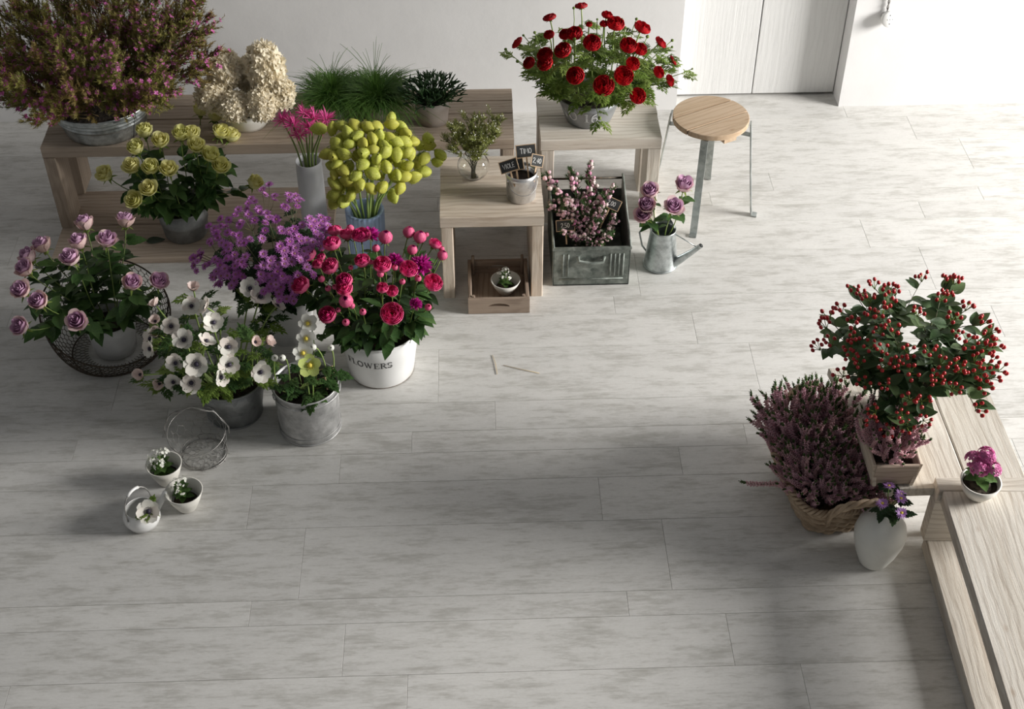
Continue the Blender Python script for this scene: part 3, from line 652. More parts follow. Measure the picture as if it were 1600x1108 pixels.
# dark wire basket around the mauve roses: saddle shaped, low in front
wbc = V((-1.405, 4.02, 0)); wb = thing('wire_basket', 'dark rusty wire netting basket around the white pot of mauve roses', 'basket', wbc)
def wsurf(u, v):
    a = 2 * PI * u; front = math.cos(a - phicam(wbc) - .25)
    hmax = .165 - .085 * front; R0, R1 = .165, .235 - .02 * front
    prof_r = R0 + (R1 - R0) * math.sin(v * PI / 2) ** .8; return V((prof_r * math.cos(a), prof_r * math.sin(a), .006 + hmax * v ** 1.15))
b = MB(); chicken_wire(b, wsurf, 58, 13, .0014); part('netting', b.mesh('netting', DARKM), wb)
for vv, rad, nm in ((1.0, .0035, 'rim_wire'), (0.0, .003, 'base_wire')):
    b = MB(); b.tube([wsurf(k / 72, vv) for k in range(72)], rad, 5, True); part(nm, b.mesh(nm, DARKM), wb)
def wflat(u, v):
    a = 2 * PI * u; r = .165 - .07 * v; return V((r * math.cos(a), r * math.sin(a), .006))
b = MB(); chicken_wire(b, wflat, 50, 4, .0011); part('base_netting', b.mesh('base_netting', DARKM), wb)
for k in range(3):
    a = 2 * PI * k / 3 + .5; b = MB(); b.tube([wsurf(a / 2 / PI, t / 8) for t in range(9)], .0028, 5); part('rib_wire', b.mesh('rib_wire', DARKM), wb)
# small bright wire frame with looped handle
sb = V((-.985, 3.435, 0)); sw = thing('wire_basket', 'small empty basket of fine bright chicken wire with looped handle', 'basket', sb)
def ssurf(u, v):
    a = 2 * PI * u; r = .078 + .024 * v; tilt = .022 * math.sin(a) * v
    return V((r * math.cos(a) - .02 * v, r * math.sin(a) + .02 * v, .004 + .095 * v + tilt))
b = MB(); chicken_wire(b, ssurf, 16, 4, .0009, jit=.4); part('netting', b.mesh('netting', WIRE), sw)
def sbase(u, v):
    a = 2 * PI * u; r = .078 * (1 - v) + .008; return V((r * math.cos(a), r * math.sin(a), .004 + .012 * v))
b = MB(); chicken_wire(b, sbase, 13, 4, .0009); part('base_netting', b.mesh('base_netting', WIRE), sw)
for vv, rr_, nm in ((1, .002, 'rim_wire'), (.0, .0025, 'base_wire'), (.14, .0016, 'base_wire')):
    b = MB(); b.tube([ssurf(k / 48, vv) for k in range(48)], rr_, 5, True); part(nm, b.mesh(nm, WIRE), sw)
b = MB(); hp = []
for k in range(25):
    a = PI * k / 24; hp.append(V((-.018 + .112 * math.cos(a), .02 + .004 * math.sin(a * 9), .085 + .125 * math.sin(a) ** .85 + .002 * math.sin(k * 2.1))))
b.tube(hp, .002, 5)
b.tube([h + V((.003 * math.sin(k), .004 * math.cos(k), .0)) for k, h in enumerate(hp)], .0012, 4); part('handle', b.mesh('handle', WIRE), sw)
# wicker basket
wk = thing('wicker_basket', 'brown wicker basket with looped handles full of pink heather', 'basket', (1.168, 3.172, 0), None, math.radians(8))
def rrect(u, hx, hy, p=4.5):
    a = 2 * PI * u; c, s = math.cos(a), math.sin(a); k = (abs(c) ** p + abs(s) ** p) ** (-1 / p); return V((hx * c * k, hy * s * k, 0))
def wk_at(u, v): q = rrect(u, .112 + .058 * v, .165 + .062 * v); q.z = .004 + .155 * v; return q
NS = 26
for j in range(8):
    b = MB(); v = (j + .5) / 8; pts = []
    for k in range(NS * 4):
        u = k / (NS * 4); o = .0075 * math.cos(PI * (u * NS) + PI * (j % 2)); q = wk_at(u, v); n_ = V((q.x, q.y, 0)).normalized(); pts.append(q + n_ * o)
    b.tube(pts, .0108, 6, True); part('wicker_strand', b.mesh('wicker_strand', WICK), wk)
b = MB()
for k in range(NS):
    u = (k + .5) / NS; b.tube([wk_at(u, 0), wk_at(u, .5), wk_at(u, 1.03)], .004, 5)
o = part('stakes', b.mesh('stakes', WICK), wk)
for ph in (0, 2.1, 4.2):
    b = MB(); pts = []
    for k in range(240):
        u = k / 240; q = wk_at(u, 1.05); n_ = V((q.x, q.y, 0)).normalized(); pts.append(q + n_ * .009 * math.cos(60 * 2 * PI * u / 2 + ph) + V((0, 0, .008 * math.sin(60 * 2 * PI * u / 2 + ph))))
    b.tube(pts, .0062, 5, True); part('rim_braid', b.mesh('rim_braid', WICK), wk)
for s in (-1, 1):
    for ph in (0, 2.1, 4.2):
        b = MB(); pts = []
        for k in range(41):
            t = k / 40; a = PI * t; c = V((.090 * math.cos(a), s * (.232 + .045 * math.sin(a)), .130 + .125 * math.sin(a) ** .6)); tw = 14 * t + ph
            pts.append(c + V((.0, math.cos(tw) * .0075, math.sin(tw) * .0075)))
        b.tube(pts, .0075, 6); part('handle', b.mesh('handle', WICK), wk)
b = MB(); b.box((0, 0, .010), (.21, .31, .008)); part('bottom', b.mesh('bottom', WICK, False), wk)

# ------------------------------------------------------------------ chalk tags
CH = {'V': (.6, [[(0, 1), (.28, 0), (.55, 1)]]), 'I': (.3, [[(.12, 0), (.12, 1)]]), 'O': (.62, [arc(.27, .5, .24, .46, 0, 360)]), 'L': (.5, [[(.05, 1), (.05, 0), (.42, 0)]]),
      'E': (.5, [[(.42, 1), (.05, 1), (.05, 0), (.42, 0)], [(.05, .5), (.35, .5)]]), 'T': (.6, [[(0, 1), (.55, 1)], [(.27, 1), (.27, 0)]]), 'M': (.75, [[(0, 0), (.08, 1), (.32, .35), (.56, 1), (.64, 0)]]),
      '2': (.55, [[(.02, .78), (.15, .98), (.36, .95), (.42, .72), (.03, 0), (.46, 0)]]), '0': (.55, [arc(.23, .5, .2, .48, 0, 360)]), '.': (.25, [[(.08, 0), (.10, .06)]]), '5': (.55, [[(.42, 1), (.08, 1), (.05, .55), (.30, .58), (.42, .32), (.28, .03), (.02, .08)]]), 'F': (.5, [[(.05, 0), (.05, 1), (.42, 1)], [(.05, .5), (.32, .5)]]), '/': (.4, [[(0, 0), (.32, 1)]]), '4': (.55, [[(.34, 0), (.34, 1), (.02, .34), (.48, .34)]]), ',': (.25, [[(.1, .08), (.05, -.12)]])}
def chalk_tag(c, face, roll, w, h, text, label, stake=.09, group='chalkboard tags'):
    """face = direction the slate looks; local X = reading direction, Y = up on slate"""
    z = V(face).normalized(); x = V((0, 0, 1)).cross(z).normalized(); y = z.cross(x); R = Matrix(((x.x, y.x, z.x), (x.y, y.y, z.y), (x.z, y.z, z.z))) @ rotz(roll)
    w *= 1.36; h *= 1.32; o = thing('chalkboard_tag', label, 'tag', c, group); M0 = m4(R, (0, 0, 0))
    b = MB(); b.box((0, 0, 0), (w, h, .0024)); part('slate', b.mesh('slate', BLACKB, False), o, M0)
    b = MB()
    for s in (-1, 1): b.box((0, s * h / 2, 0), (w + .003, .0025, .0034)); b.box((s * w / 2, 0, 0), (.0025, h + .003, .0034))
    part('frame', b.mesh('frame', TAGW, False), o, M0)
    b = MB(); b.box((0, -h / 2 - stake / 2, -.002), (.006, stake, .002)); part('stake', b.mesh('stake', TAGW, False), o, M0)
    tw = sum(CH[q][0] for q in text); hh = min(h * .42, w * .82 / tw); X = -tw * hh / 2; b = MB()
    for q in text:
        for st_ in CH[q][1]: b.ribbon([(X + px_ * hh, -hh / 2 + py_ * hh) for px_, py_ in st_], hh * .10, lambda u, v: V((u, v, .0016)), 1)
        X += CH[q][0] * hh
    part('chalk_writing', b.mesh('chalk_writing', CHALK, False), o, M0); return o
tocam = V((-.05, -.75, .65))
chalk_tag((.124, 4.405, .547), (-.25, -.75, .6), .46, .052, .034, 'VIOLE', 'chalkboard tag reading VIOLE in the aluminium pail', .06)
chalk_tag((.150, 4.42, .541), (-.25, -.75, .6), .34, .046, .032, '/FO', 'half hidden chalkboard tag behind the VIOLE tag', .06)
chalk_tag((.192, 4.468, .572), (.02, -.8, .6), .07, .056, .036, 'TIMO', 'chalkboard tag reading TIMO in the aluminium pail', .08)
chalk_tag((.234, 4.425, .555), (.35, -.75, .5), -.42, .036, .034, '2,40', 'rightmost tilted chalkboard tag in the aluminium pail', .06)
chalk_tag((.546, 4.555, .255), (-.1, -.6, .75), -.35, .052, .034, '2,00', 'chalkboard price tag reading 2,00 at right in the zinc box', .09)
chalk_tag((.352, 4.455, .222), (-.1, -.6, .75), .16, .054, .034, '2,50', 'chalkboard price tag at left in the zinc box', .055)
chalk_tag((-.552, 3.562, .262), (-.35, -.55, .5), .62, .060, .022, 'VIOLE', 'slim chalkboard tag among the hellebores', .045)

# ------------------------------------------------------------------ wall plug
pg = thing('wall_socket', 'round white porcelain wall socket hanging on a braided cord', 'socket', (1.895, WY, .47))
pd = V((.12, -1, .18)).normalized(); R = zbasis(pd)
b = MB(); b.lathe([(.0005, 0), (.024, 0), (.028, .006), (.029, .022), (.036, .028), (.037, .046), (.034, .050), (.0005, .050)], 32); part('body', b.mesh('body', WHITE), pg, m4(R, (0, .006, 0)))
up_ = (V((0, 0, 1)) - pd * pd.z).normalized(); sx_ = up_.cross(pd)
for a, q in ((0, 0), (.020, 0), (-.020, 0), (0, .012), (0, -.012)):
    b = MB(); b.sphere(V((0, .006, 0)) + pd * .0495 + up_ * a + sx_ * q, .0028 if q == 0 and a else .0022, 8, 5); part('hole', b.mesh('hole', BLACKB), pg)
for ph in (0, PI):
    b = MB(); b.tube([V((-.004 + .0035 * math.cos(k * .9 + ph), -.012 + .0035 * math.sin(k * .9 + ph), .030 + k * .008)) for k in range(60)], .0032, 5); part('cord', b.mesh('cord', plain('grey_cord', (.32, .31, .30), .8)), pg)

# ------------------------------------------------------------------ flower part meshes (shared by all copies)
def petal_patch(b, ang, span, Rf, Zf, nu=5, nv=5, drop=.10, ruf=.0, cut=.6):
    rows = []
    for j in range(nv + 1):
        v = j / nv; row = []
        sh = 1 - cut * max(0, (v - .6) / .4) ** 2
        for i in range(nu + 1):
            u = 2 * i / nu - 1; a = ang + u * span * .5 * sh; r = Rf(v) * (1 + ruf * math.sin(7 * u + ang * 3 + 5 * v)); row.append(V((r * math.cos(a), r * math.sin(a), Zf(v) - drop * u * u * v)))
        rows.append(row)
    b.grid(rows)
def rose_mesh(seed, opened, mats):
    rs = random.Random(seed); b = MB()
    lay = [(3, .14, 1.30, .0, 0), (3, .28, 1.30, .03, 0), (4, .44, 1.26, .07, 0), (5, .60, 1.18, .16, 0), (5, .74, 1.02, .42, 1)]
    for n, R0, Hh, fl, mi in lay:
        b.cm = mi; o = rs.uniform(0, 6)
        for k in range(n):
            f = fl * opened * rs.uniform(.7, 1.3); hh = Hh * rs.uniform(.93, 1.05)
            petal_patch(b, o + 2 * PI * k / n, 2 * PI / n * 1.5, lambda v: R0 * (.35 + .65 * math.sin(PI / 2 * min(1, v * 1.6))) * (1 + .05 * k % 2) + f * max(0, v - .5) ** 2 * 2.2, lambda v: .05 + hh * 1.15 * v - f * .35 * max(0, v - .6) ** 2 * 4, 4, 5, .12)
    return b.mesh('bloom', mats)
def cup_rose(seed, mats, layers=6, flat=.8):
    """round many-petalled bloom (garden rose, ranunculus): nested cups"""
    rs = random.Random(seed); b = MB()
    for l in range(layers):
        f = (l + 1) / layers; n = 4 + (l + 1) // 2; R0 = .14 + .86 * f; o = rs.uniform(0, 6); b.cm = 1 if l == layers - 1 else 0
        for k in range(n):
            hh = flat * (1.02 - .25 * f) * rs.uniform(.93, 1.06); cl = .30 * (1 - f)
            petal_patch(b, o + 2 * PI * k / n, 2 * PI / n * 1.6, lambda v: R0 * (.25 + .75 * math.sin(PI / 2 * min(1, v * 1.5))) - (.10 + cl) * R0 * max(0, v - .65) * 2, lambda v: hh * v * 1.1, 5, 5, .07, .02)
    return b.mesh('bloom', mats)
def bud_mesh(mats, seed=1):
    rs = random.Random(seed); b = MB()
    for l, R0 in ((0, .55), (1, .85), (1, 1.0)):
        b.cm = l
        for k in range(4): petal_patch(b, k * PI / 2 + R0 * 3, 2.3, lambda v: R0 * math.sin(PI * (.12 + .80 * v)) ** .7, lambda v: 1.75 * v, 4, 5, .0)
    return b.mesh('bud', mats)
def pom_mesh(seed, mats, n=130):
    rs = random.Random(seed); b = MB()
    for k in range(n):
        z = rs.uniform(-.1, 1); a = rs.uniform(0, 2 * PI); d = V((math.sqrt(max(0, 1 - z * z)) * math.cos(a), math.sqrt(max(0, 1 - z * z)) * math.sin(a), z))
        b.leaf(.75 * rs.uniform(.8, 1.15), .30, .3, -.2 + rs.uniform(-.2, .2), 3, m4(basis(d, V((rs.uniform(-1, 1), rs.uniform(-1, 1), rs.uniform(-1, 1)))), d * .25))
    return b.mesh('bloom', mats)
def daisy_mesh(seed, mats, n=15):
    rs = random.Random(seed); b = MB()
    for lay, (L, tilt) in enumerate(((1.0, .25), (.75, .55))):
        for k in range(n):
            a = 2 * PI * (k + lay * .5) / n + rs.uniform(-.1, .1); t = tilt + rs.uniform(-.15, .15); d = V((math.cos(a) * math.cos(t), math.sin(a) * math.cos(t), math.sin(t)))
            b.leaf(L * rs.uniform(.85, 1.05), .30, .2, .15, 3, m4(basis(d, V((0, 0, 1))), d * .12))
    b.cm = 1; b.sphere((0, 0, .14), .26, 8, 4, (1, 1, .6)); return b.mesh('flower', mats)
def calyx_mesh(mat, n=5, L=.9):
    b = MB(); b.sphere((0, 0, -.05), .34, 8, 5, (1, 1, .9))
    for k in range(n):
        a = 2 * PI * k / n; d = V((math.cos(a) * .8, math.sin(a) * .8, .25)); b.leaf(L, .28, .2, .5, 4, m4(basis(d, V((0, 0, 1))), d * .2))
    return b.mesh('calyx', mat)
def leaf_mesh(mat, L=1, W=.55, fold=.25, curl=.25, serr=.0, rows=7):
    b = MB(); b.leaf(L, W, fold, curl, rows, serr=serr); return b.mesh('leaf', mat)
def fern_mesh(seed, mat, lobes=5, w=.16):
    rs = random.Random(seed); b = MB(); b.leaf(1.0, .06, 0, .2, 5)
    for k in range(lobes):
        t = .25 + .7 * k / lobes
        for s in (-1, 1):
            a = s * (1.0 - .5 * t) + rs.uniform(-.15, .15); L = .55 * (1.1 - t * .6); d = V((math.sin(a), math.cos(a), rs.uniform(-.2, .25))); M_ = m4(basis(d, V((0, 0, 1))), (0, t, -.2 * t * t)); b.leaf(L, w, .2, .25, 4, M_)
            for s2 in (-1, 1):
                d2 = V((math.sin(a + s2 * .6), math.cos(a + s2 * .6), rs.uniform(-.2, .2))); b.leaf(L * .5, w * .75, .2, .2, 3, m4(basis(d2, V((0, 0, 1))), V((0, t, -.2 * t * t)) + d * L * .45))
    b.leaf(.4, w, .2, .2, 4, Matrix.Translation((0, .9, -.17))); return b.mesh('leaf', mat)
ROSE_Y = [rose_mesh(k, o, [YEL, YELO]) for k, o in ((1, .3), (2, .6), (3, .9))]
ROSE_M = [rose_mesh(k, o, [MAUV, MAUO]) for k, o in ((4, .4), (5, .7), (6, 1.0))]
GARD_B = [cup_rose(k, [PINK, PINKO], 5, 1.35) for k in (1, 2)]
GARD_O = [cup_rose(k, [PINK, PINKO], 7, .85) for k in (3, 4)]
RANUN = [cup_rose(k, [REDP, REDP], 8, .72) for k in (5, 6, 7)]
POM = [pom_mesh(k, MAGE) for k in (1, 2)]
GBUD = bud_mesh([PINK, PINKO]); MBUD = bud_mesh([MAGE, PINKO], 2); GRBUD = bud_mesh([LHYP, LFERN], 3)
MUMF = [daisy_mesh(k, [MUM, MUMC]) for k in (1, 2, 3)]; LILF = daisy_mesh(5, [LILA, STAM], 17)
CAL = calyx_mesh(LFERN)
LEAF_R = [leaf_mesh(LROSE, 1, .60, .3, c, .06) for c in (.15, .4)]
LEAF_D = [leaf_mesh(LDARK, 1, .55, .3, c) for c in (.15, .4)]
LEAF_H = [leaf_mesh(LHYP, 1, .62, .35, c) for c in (-.1, .25)]
FERN_B = [fern_mesh(k, LFERN) for k in (1, 2)]; FERN_M = [fern_mesh(k, LDARK, 4, .26) for k in (3, 4)]
FERN_R = [fern_mesh(k, LFERN, 5, .115) for k in (11, 12, 13)]
FERN_A = [fern_mesh(21, LFERN, 5, .13), fern_mesh(22, LROSE, 5, .13)]
FERN_G = [fern_mesh(k, LROSE, 4, .24) for k in (7, 8)]

def rpath(p0, p1, p2, face, n=9):
    """stem from p0 through the rim point p1 to the head p2, arriving along face"""
    p0, p1, p2 = V(p0), V(p1), V(p2); L = (p2 - p1).length; a = p1 + (p1 - p0).normalized() * L * .4; c = p2 - V(face) * L * .35; pts = [p0]
    for k in range(n):
        t = k / (n - 1); pts.append(p1 * (1 - t) ** 3 + a * 3 * t * (1 - t) ** 2 + c * 3 * t * t * (1 - t) + p2 * t ** 3)
    return pts
def cut_flower(name, label, cat, group, vc_, zb_, zr_, rR, head, rad, bloom, bname='bloom', stem=GSTEM, sr=.0022, leaves=None, nl=6, ll=.05, lrange=(.25, .9), calyx=CAL, csc=.5, upb=.35, facecam=0.0, lpet=.012, slot=None, jitter=.15, face=None):
    head = V(head); d = V((head.x - vc_[0], head.y - vc_[1], 0)); dl = d.length; dn = d.normalized() if dl > 1e-4 else V((1, 0, 0))
    base = V((vc_[0], vc_[1], zb_ + .006)) - dn * rR * rnd(.1, .4) + V((rnd(-.25, .25), rnd(-.25, .25), 0)) * rR
    base.z = zb_ + .008
    rim = V((vc_[0], vc_[1], zr_)) + dn * min(rR * .78, dl * .55) + V((rnd(-.08, .08), rnd(-.08, .08), 0)) * rR
    if face is None:
        face = (head - V((vc_[0], vc_[1], zr_ - .05))).normalized() + V((0, 0, upb)) + (CAM - head).normalized() * facecam + V((rnd(-1, 1), rnd(-1, 1), rnd(-1, 1))) * jitter
    face = V(face).normalized()
    o = thing(name, label, cat, base, group)
    pts = rpath(base, rim, head, face); b = MB(); loc = [p - base for p in pts]
    b.tube(loc, [sr * 1.15] * 3 + [sr] * (len(loc) - 3), 5); part('stem', b.mesh('stem', stem), o)
    if bloom is not None:
        part(bname, bloom, o, m4(zbasis(face, rnd(0, 6)), loc[-1], rad))
        if calyx is not None: part('calyx', calyx, o, m4(zbasis(face, rnd(0, 6)), loc[-1], rad * csc * 1.7))
    if leaves:
        for k in range(nl):
            t = rnd(*lrange); q = t * (len(loc) - 2) + 1; i = min(int(q), len(loc) - 2); p = loc[i].lerp(loc[i + 1], q - i)
            a = rnd(0, 2 * PI); out = V((math.cos(a), math.sin(a), rnd(-.25, .45))) + dn * .55; tg = (loc[i + 1] - loc[i]).normalized()
            part('leaf', random.choice(leaves), o, m4(basis(out, V((rnd(-.3, .3), rnd(-.3, .3), 1))), p + out.normalized() * lpet * .3, ll * rnd(.7, 1.2)))
    return o
DATA = {
 'yellow': [
  (-1.136,4.936,0.469),(-1.081,4.925,0.449),(-0.977,4.912,0.421),(-1.318,4.719,0.511),(-1.243,4.644,0.513),(-1.173,4.69,0.514),(-1.134,4.7,0.507),
  (-1.107,4.643,0.491),(-1.043,4.78,0.463),(-1.006,4.801,0.429),(-1.059,4.62,0.462),(-1.022,4.596,0.426),(-1.333,4.627,0.497),(-1.456,4.581,0.409),
  (-1.339,4.549,0.464),(-1.265,4.533,0.47),(-1.272,4.468,0.417),(-1.333,4.457,0.377),(-0.932,4.725,0.257),(-1.2,4.524,0.465),],
 'mauve': [
  (-1.48,4.243,0.404),(-1.341,4.271,0.392),(-1.367,4.094,0.44),(-1.458,4.075,0.445),(-1.468,3.986,0.446),(-1.62,4.15,0.376),(-1.662,4.112,0.362),
  (-1.653,4.025,0.372),(-1.644,3.918,0.36),(-1.564,3.839,0.374),(-1.647,3.829,0.271),(-1.421,3.764,0.349),(-1.253,3.903,0.394),(-1.179,3.957,0.357),],
 'mums': [
  (-0.772,4.258,0.582),(-0.8,4.244,0.567),(-0.743,4.178,0.587),(-0.83,4.176,0.578),(-0.834,4.134,0.586),(-0.869,4.112,0.575),(-0.792,4.082,0.597),
  (-0.76,4.057,0.596),(-0.826,4.062,0.588),(-0.723,4.03,0.587),(-0.753,4.037,0.592),(-0.697,4.212,0.565),(-0.662,4.168,0.57),(-0.702,4.102,0.593),
  (-0.678,4.247,0.537),(-0.948,4.149,0.509),(-0.902,4.077,0.555),(-0.995,4.146,0.481),(-0.97,4.119,0.488),(-0.952,4.059,0.507),(-0.902,4.021,0.54),
  (-0.924,3.998,0.511),(-0.894,3.961,0.51),(-0.857,3.987,0.551),(-0.855,4.028,0.57),(-0.8,4.027,0.586),(-0.76,3.985,0.572),(-0.702,3.987,0.566),
  (-0.66,4.007,0.56),(-0.645,3.986,0.541),(-0.675,3.96,0.54),(-0.708,3.939,0.535),(-0.694,3.93,0.522),(-0.654,3.948,0.52),(-0.659,3.932,0.507),
  (-0.626,3.95,0.502),(-0.613,3.963,0.501),(-0.645,3.927,0.492),(-0.669,3.909,0.487),(-0.692,3.91,0.5),(-0.767,3.915,0.52),(-0.835,3.956,0.541),
  (-1.056,4.068,0.394),(-1.037,4.077,0.397),(-1.053,4.053,0.37),(-1.01,4.042,0.374),(-0.954,3.975,0.454),(-1.024,4.082,0.399),(-0.95,3.946,0.422),
  (-0.93,3.943,0.453),(-0.913,3.925,0.451),(-0.93,3.923,0.42),(-0.904,3.907,0.433),(-0.87,3.894,0.448),(-0.871,3.91,0.474),(-0.872,3.936,0.504),
  (-0.846,3.91,0.491),(-0.83,3.917,0.508),(-0.968,3.955,0.39),(-0.936,3.917,0.387),(-0.89,3.886,0.404),(-0.897,3.94,0.488),(-0.766,3.89,0.489),
  (-0.741,3.901,0.502),(-0.744,3.889,0.487),(-0.777,3.874,0.462),(-0.768,3.866,0.448),(-0.738,3.871,0.456),(-0.718,3.88,0.468),(-0.725,3.866,0.441),
  (-0.743,3.859,0.429),(-0.7,3.87,0.44),(-0.684,3.873,0.435),(-0.71,3.858,0.415),(-0.672,3.867,0.407),(-0.65,3.889,0.44),(-0.664,3.864,0.384),
  (-0.719,3.85,0.39),(-0.694,3.851,0.366),(-0.751,3.853,0.414),(-0.578,4.13,0.52),(-0.605,4.048,0.54),(-0.579,4.076,0.522),(-0.554,4.114,0.494),
  (-0.556,4.07,0.494),(-0.577,4.029,0.507),(-0.597,3.994,0.509),(-0.559,4.026,0.483),(-0.572,4,0.485),(-0.612,4.081,0.551),(-0.595,4.081,0.538),
  (-0.636,3.976,0.529),(-0.906,3.979,0.515),(-0.987,4.08,0.46),(-0.619,3.918,0.455),(-0.632,3.926,0.48),],
 'garden': [
  (-0.519,4.049,0.498,0.0224,0),(-0.472,4.007,0.51,0.0234,0),(-0.419,3.979,0.533,0.0302,1),(-0.389,4.009,0.524,0.0351,2),(-0.333,3.947,0.54,0.022,3),
  (-0.463,4.063,0.504,0.0166,4),(-0.518,3.951,0.51,0.0279,0),(-0.608,3.98,0.442,0.0265,0),(-0.567,4.006,0.461,0.0118,4),(-0.567,3.879,0.486,0.0184,0),
  (-0.557,3.914,0.492,0.0145,0),(-0.512,3.823,0.514,0.0273,0),(-0.55,3.802,0.484,0.0142,4),(-0.623,3.846,0.414,0.0289,0),(-0.525,3.756,0.48,0.0125,4),
  (-0.501,3.751,0.491,0.0113,4),(-0.463,3.752,0.507,0.0254,0),(-0.466,3.729,0.493,0.0253,0),(-0.404,3.816,0.541,0.0238,0),(-0.376,3.818,0.543,0.0102,4),
  (-0.361,3.884,0.549,0.016,4),(-0.336,3.799,0.535,0.0272,0),(-0.344,3.77,0.526,0.0141,4),(-0.336,3.722,0.499,0.018,0),(-0.303,3.722,0.491,0.0186,1),
  (-0.46,3.694,0.468,0.0213,3),(-0.44,3.681,0.462,0.0123,4),(-0.404,3.662,0.449,0.014,4),(-0.524,3.685,0.413,0.0271,0),(-0.464,3.653,0.413,0.0152,4),
  (-0.49,3.685,0.443,0.0101,4),(-0.307,3.664,0.437,0.0348,1),(-0.25,3.812,0.512,0.0285,1),(-0.295,3.839,0.535,0.0313,2),(-0.209,3.858,0.497,0.0448,2),
  (-0.295,3.804,0.527,0.0125,4),(-0.269,3.759,0.5,0.0124,4),(-0.217,3.793,0.486,0.0142,4),(-0.258,4.056,0.479,0.019,3),(-0.218,4.043,0.465,0.0208,3),
  (-0.192,4.057,0.479,0.0107,4),(-0.167,4.028,0.449,0.0208,0),(-0.138,4.019,0.44,0.0119,4),(-0.138,3.998,0.419,0.0166,3),(-0.159,3.851,0.449,0.0116,4),
  (-0.168,3.812,0.448,0.0299,1),(-0.223,3.716,0.439,0.0238,2),(-0.185,3.729,0.408,0.0143,4),(-0.241,3.909,0.516,0.0162,3),(-0.447,3.806,0.532,0.0102,4),],
 'anem': [
  (-0.822,3.862,0.407,0.0394),(-0.787,3.843,0.381,0.0433),(-1,3.706,0.46,0.0343),(-0.913,3.614,0.46,0.0376),(-0.944,3.685,0.47,0.0361),
  (-1.065,3.637,0.428,0.036),(-1.01,3.564,0.427,0.0412),(-0.933,3.548,0.433,0.0317),(-0.859,3.538,0.414,0.0374),(-1.161,3.69,0.329,0.0348),
  (-1.159,3.653,0.315,0.0328),(-0.965,3.492,0.381,0.0447),(-1.041,3.513,0.369,0.0337),(-0.988,3.463,0.322,0.0374),(-0.887,3.468,0.341,0.0355),
  (-0.857,3.495,0.372,0.0392),(-0.762,3.523,0.31,0.0398),(-0.741,3.606,0.37,0.0324),(-0.776,3.583,0.394,0.0283),(-1.016,3.836,0.426,0.0332),
  (-1.143,3.777,0.406,0.033),(-1.193,3.588,0.251,0.0308),(-1.118,3.537,0.255,0.0306),(-1.055,3.487,0.306,0.032),(-0.729,3.825,0.354,0.0335),
  (-1.146,3.736,0.367,0.0291),(-1.124,3.659,0.382,0.0306),],
 'ranun': [
  (0.435,5.023,0.88,0.0236),(0.309,4.99,0.848,0.0256),(0.186,5.032,0.718,0.0261),(0.222,4.822,0.748,0.0233),(0.3,4.877,0.839,0.0199),
  (0.361,4.842,0.857,0.0231),(0.396,4.833,0.864,0.0296),(0.283,4.795,0.795,0.0297),(0.282,4.767,0.774,0.0296),(0.351,4.775,0.824,0.0315),
  (0.459,4.781,0.851,0.0327),(0.393,4.688,0.766,0.0326),(0.499,4.658,0.737,0.0378),(0.576,4.691,0.76,0.036),(0.615,4.735,0.786,0.0262),
  (0.602,4.792,0.832,0.0315),(0.65,4.801,0.811,0.0251),(0.667,4.918,0.835,0.0321),(0.558,4.881,0.875,0.0331),(0.529,4.937,0.886,0.0213),
  (0.514,4.877,0.882,0.0165),(0.744,4.929,0.766,0.0257),(0.802,4.94,0.68,0.0205),(0.724,4.782,0.72,0.0233),(0.782,4.857,0.637,0.0238),
  (0.635,4.677,0.678,0.0303),(0.455,4.877,0.883,0.0119),],
 'ranbud': [
  (0.134,5.017,0.701,0.0082),(0.177,4.876,0.726,0.0087),(0.246,4.931,0.821,0.008),(0.247,4.881,0.815,0.0093),(0.205,4.996,0.775,0.0068),
  (0.403,4.998,0.89,0.0074),(0.65,4.96,0.857,0.008),(0.597,4.866,0.872,0.0066),(0.686,4.872,0.826,0.0093),(0.803,4.988,0.745,0.0082),
  (0.803,4.972,0.724,0.0068),(0.882,4.906,0.662,0.0055),(0.394,4.798,0.861,0.0092),(0.265,4.759,0.768,0.0092),(0.486,4.615,0.62,0.0099),
  (0.488,4.892,0.896,0.0059),(0.587,4.915,0.882,0.0066),(0.525,4.667,0.764,0.0091),(0.593,4.817,0.858,0.0079),],
 'nerine': [
  (-0.741,4.569,0.664),(-0.656,4.575,0.688),(-0.623,4.57,0.669),(-0.58,4.595,0.648),(-0.639,4.545,0.641),(-0.678,4.532,0.621),(-0.7,4.547,0.656),
  (-0.599,4.563,0.628),],
 'pods': [
  (-0.596,4.494,0.672),(-0.542,4.453,0.697),(-0.504,4.455,0.709),(-0.454,4.445,0.714),(-0.406,4.437,0.711),(-0.373,4.448,0.707),(-0.322,4.533,0.692),
  (-0.32,4.486,0.693),(-0.285,4.499,0.673),(-0.478,4.409,0.702),(-0.441,4.395,0.7),(-0.422,4.367,0.685),(-0.387,4.389,0.691),(-0.363,4.408,0.693),
  (-0.328,4.414,0.681),(-0.52,4.376,0.678),(-0.471,4.366,0.684),(-0.558,4.357,0.648),(-0.532,4.34,0.648),(-0.492,4.337,0.66),(-0.419,4.334,0.664),
  (-0.384,4.348,0.668),(-0.372,4.324,0.644),(-0.339,4.355,0.656),(-0.345,4.375,0.671),(-0.304,4.405,0.665),(-0.272,4.427,0.65),(-0.267,4.473,0.657),
  (-0.237,4.465,0.625),(-0.186,4.569,0.571),(-0.189,4.554,0.552),(-0.423,4.303,0.634),(-0.496,4.294,0.614),(-0.531,4.296,0.599),(-0.52,4.314,0.629),
  (-0.388,4.285,0.603),(-0.337,4.313,0.615),(-0.298,4.363,0.635),(-0.263,4.391,0.623),(-0.252,4.401,0.616),(-0.261,4.356,0.588),(-0.3,4.313,0.578),
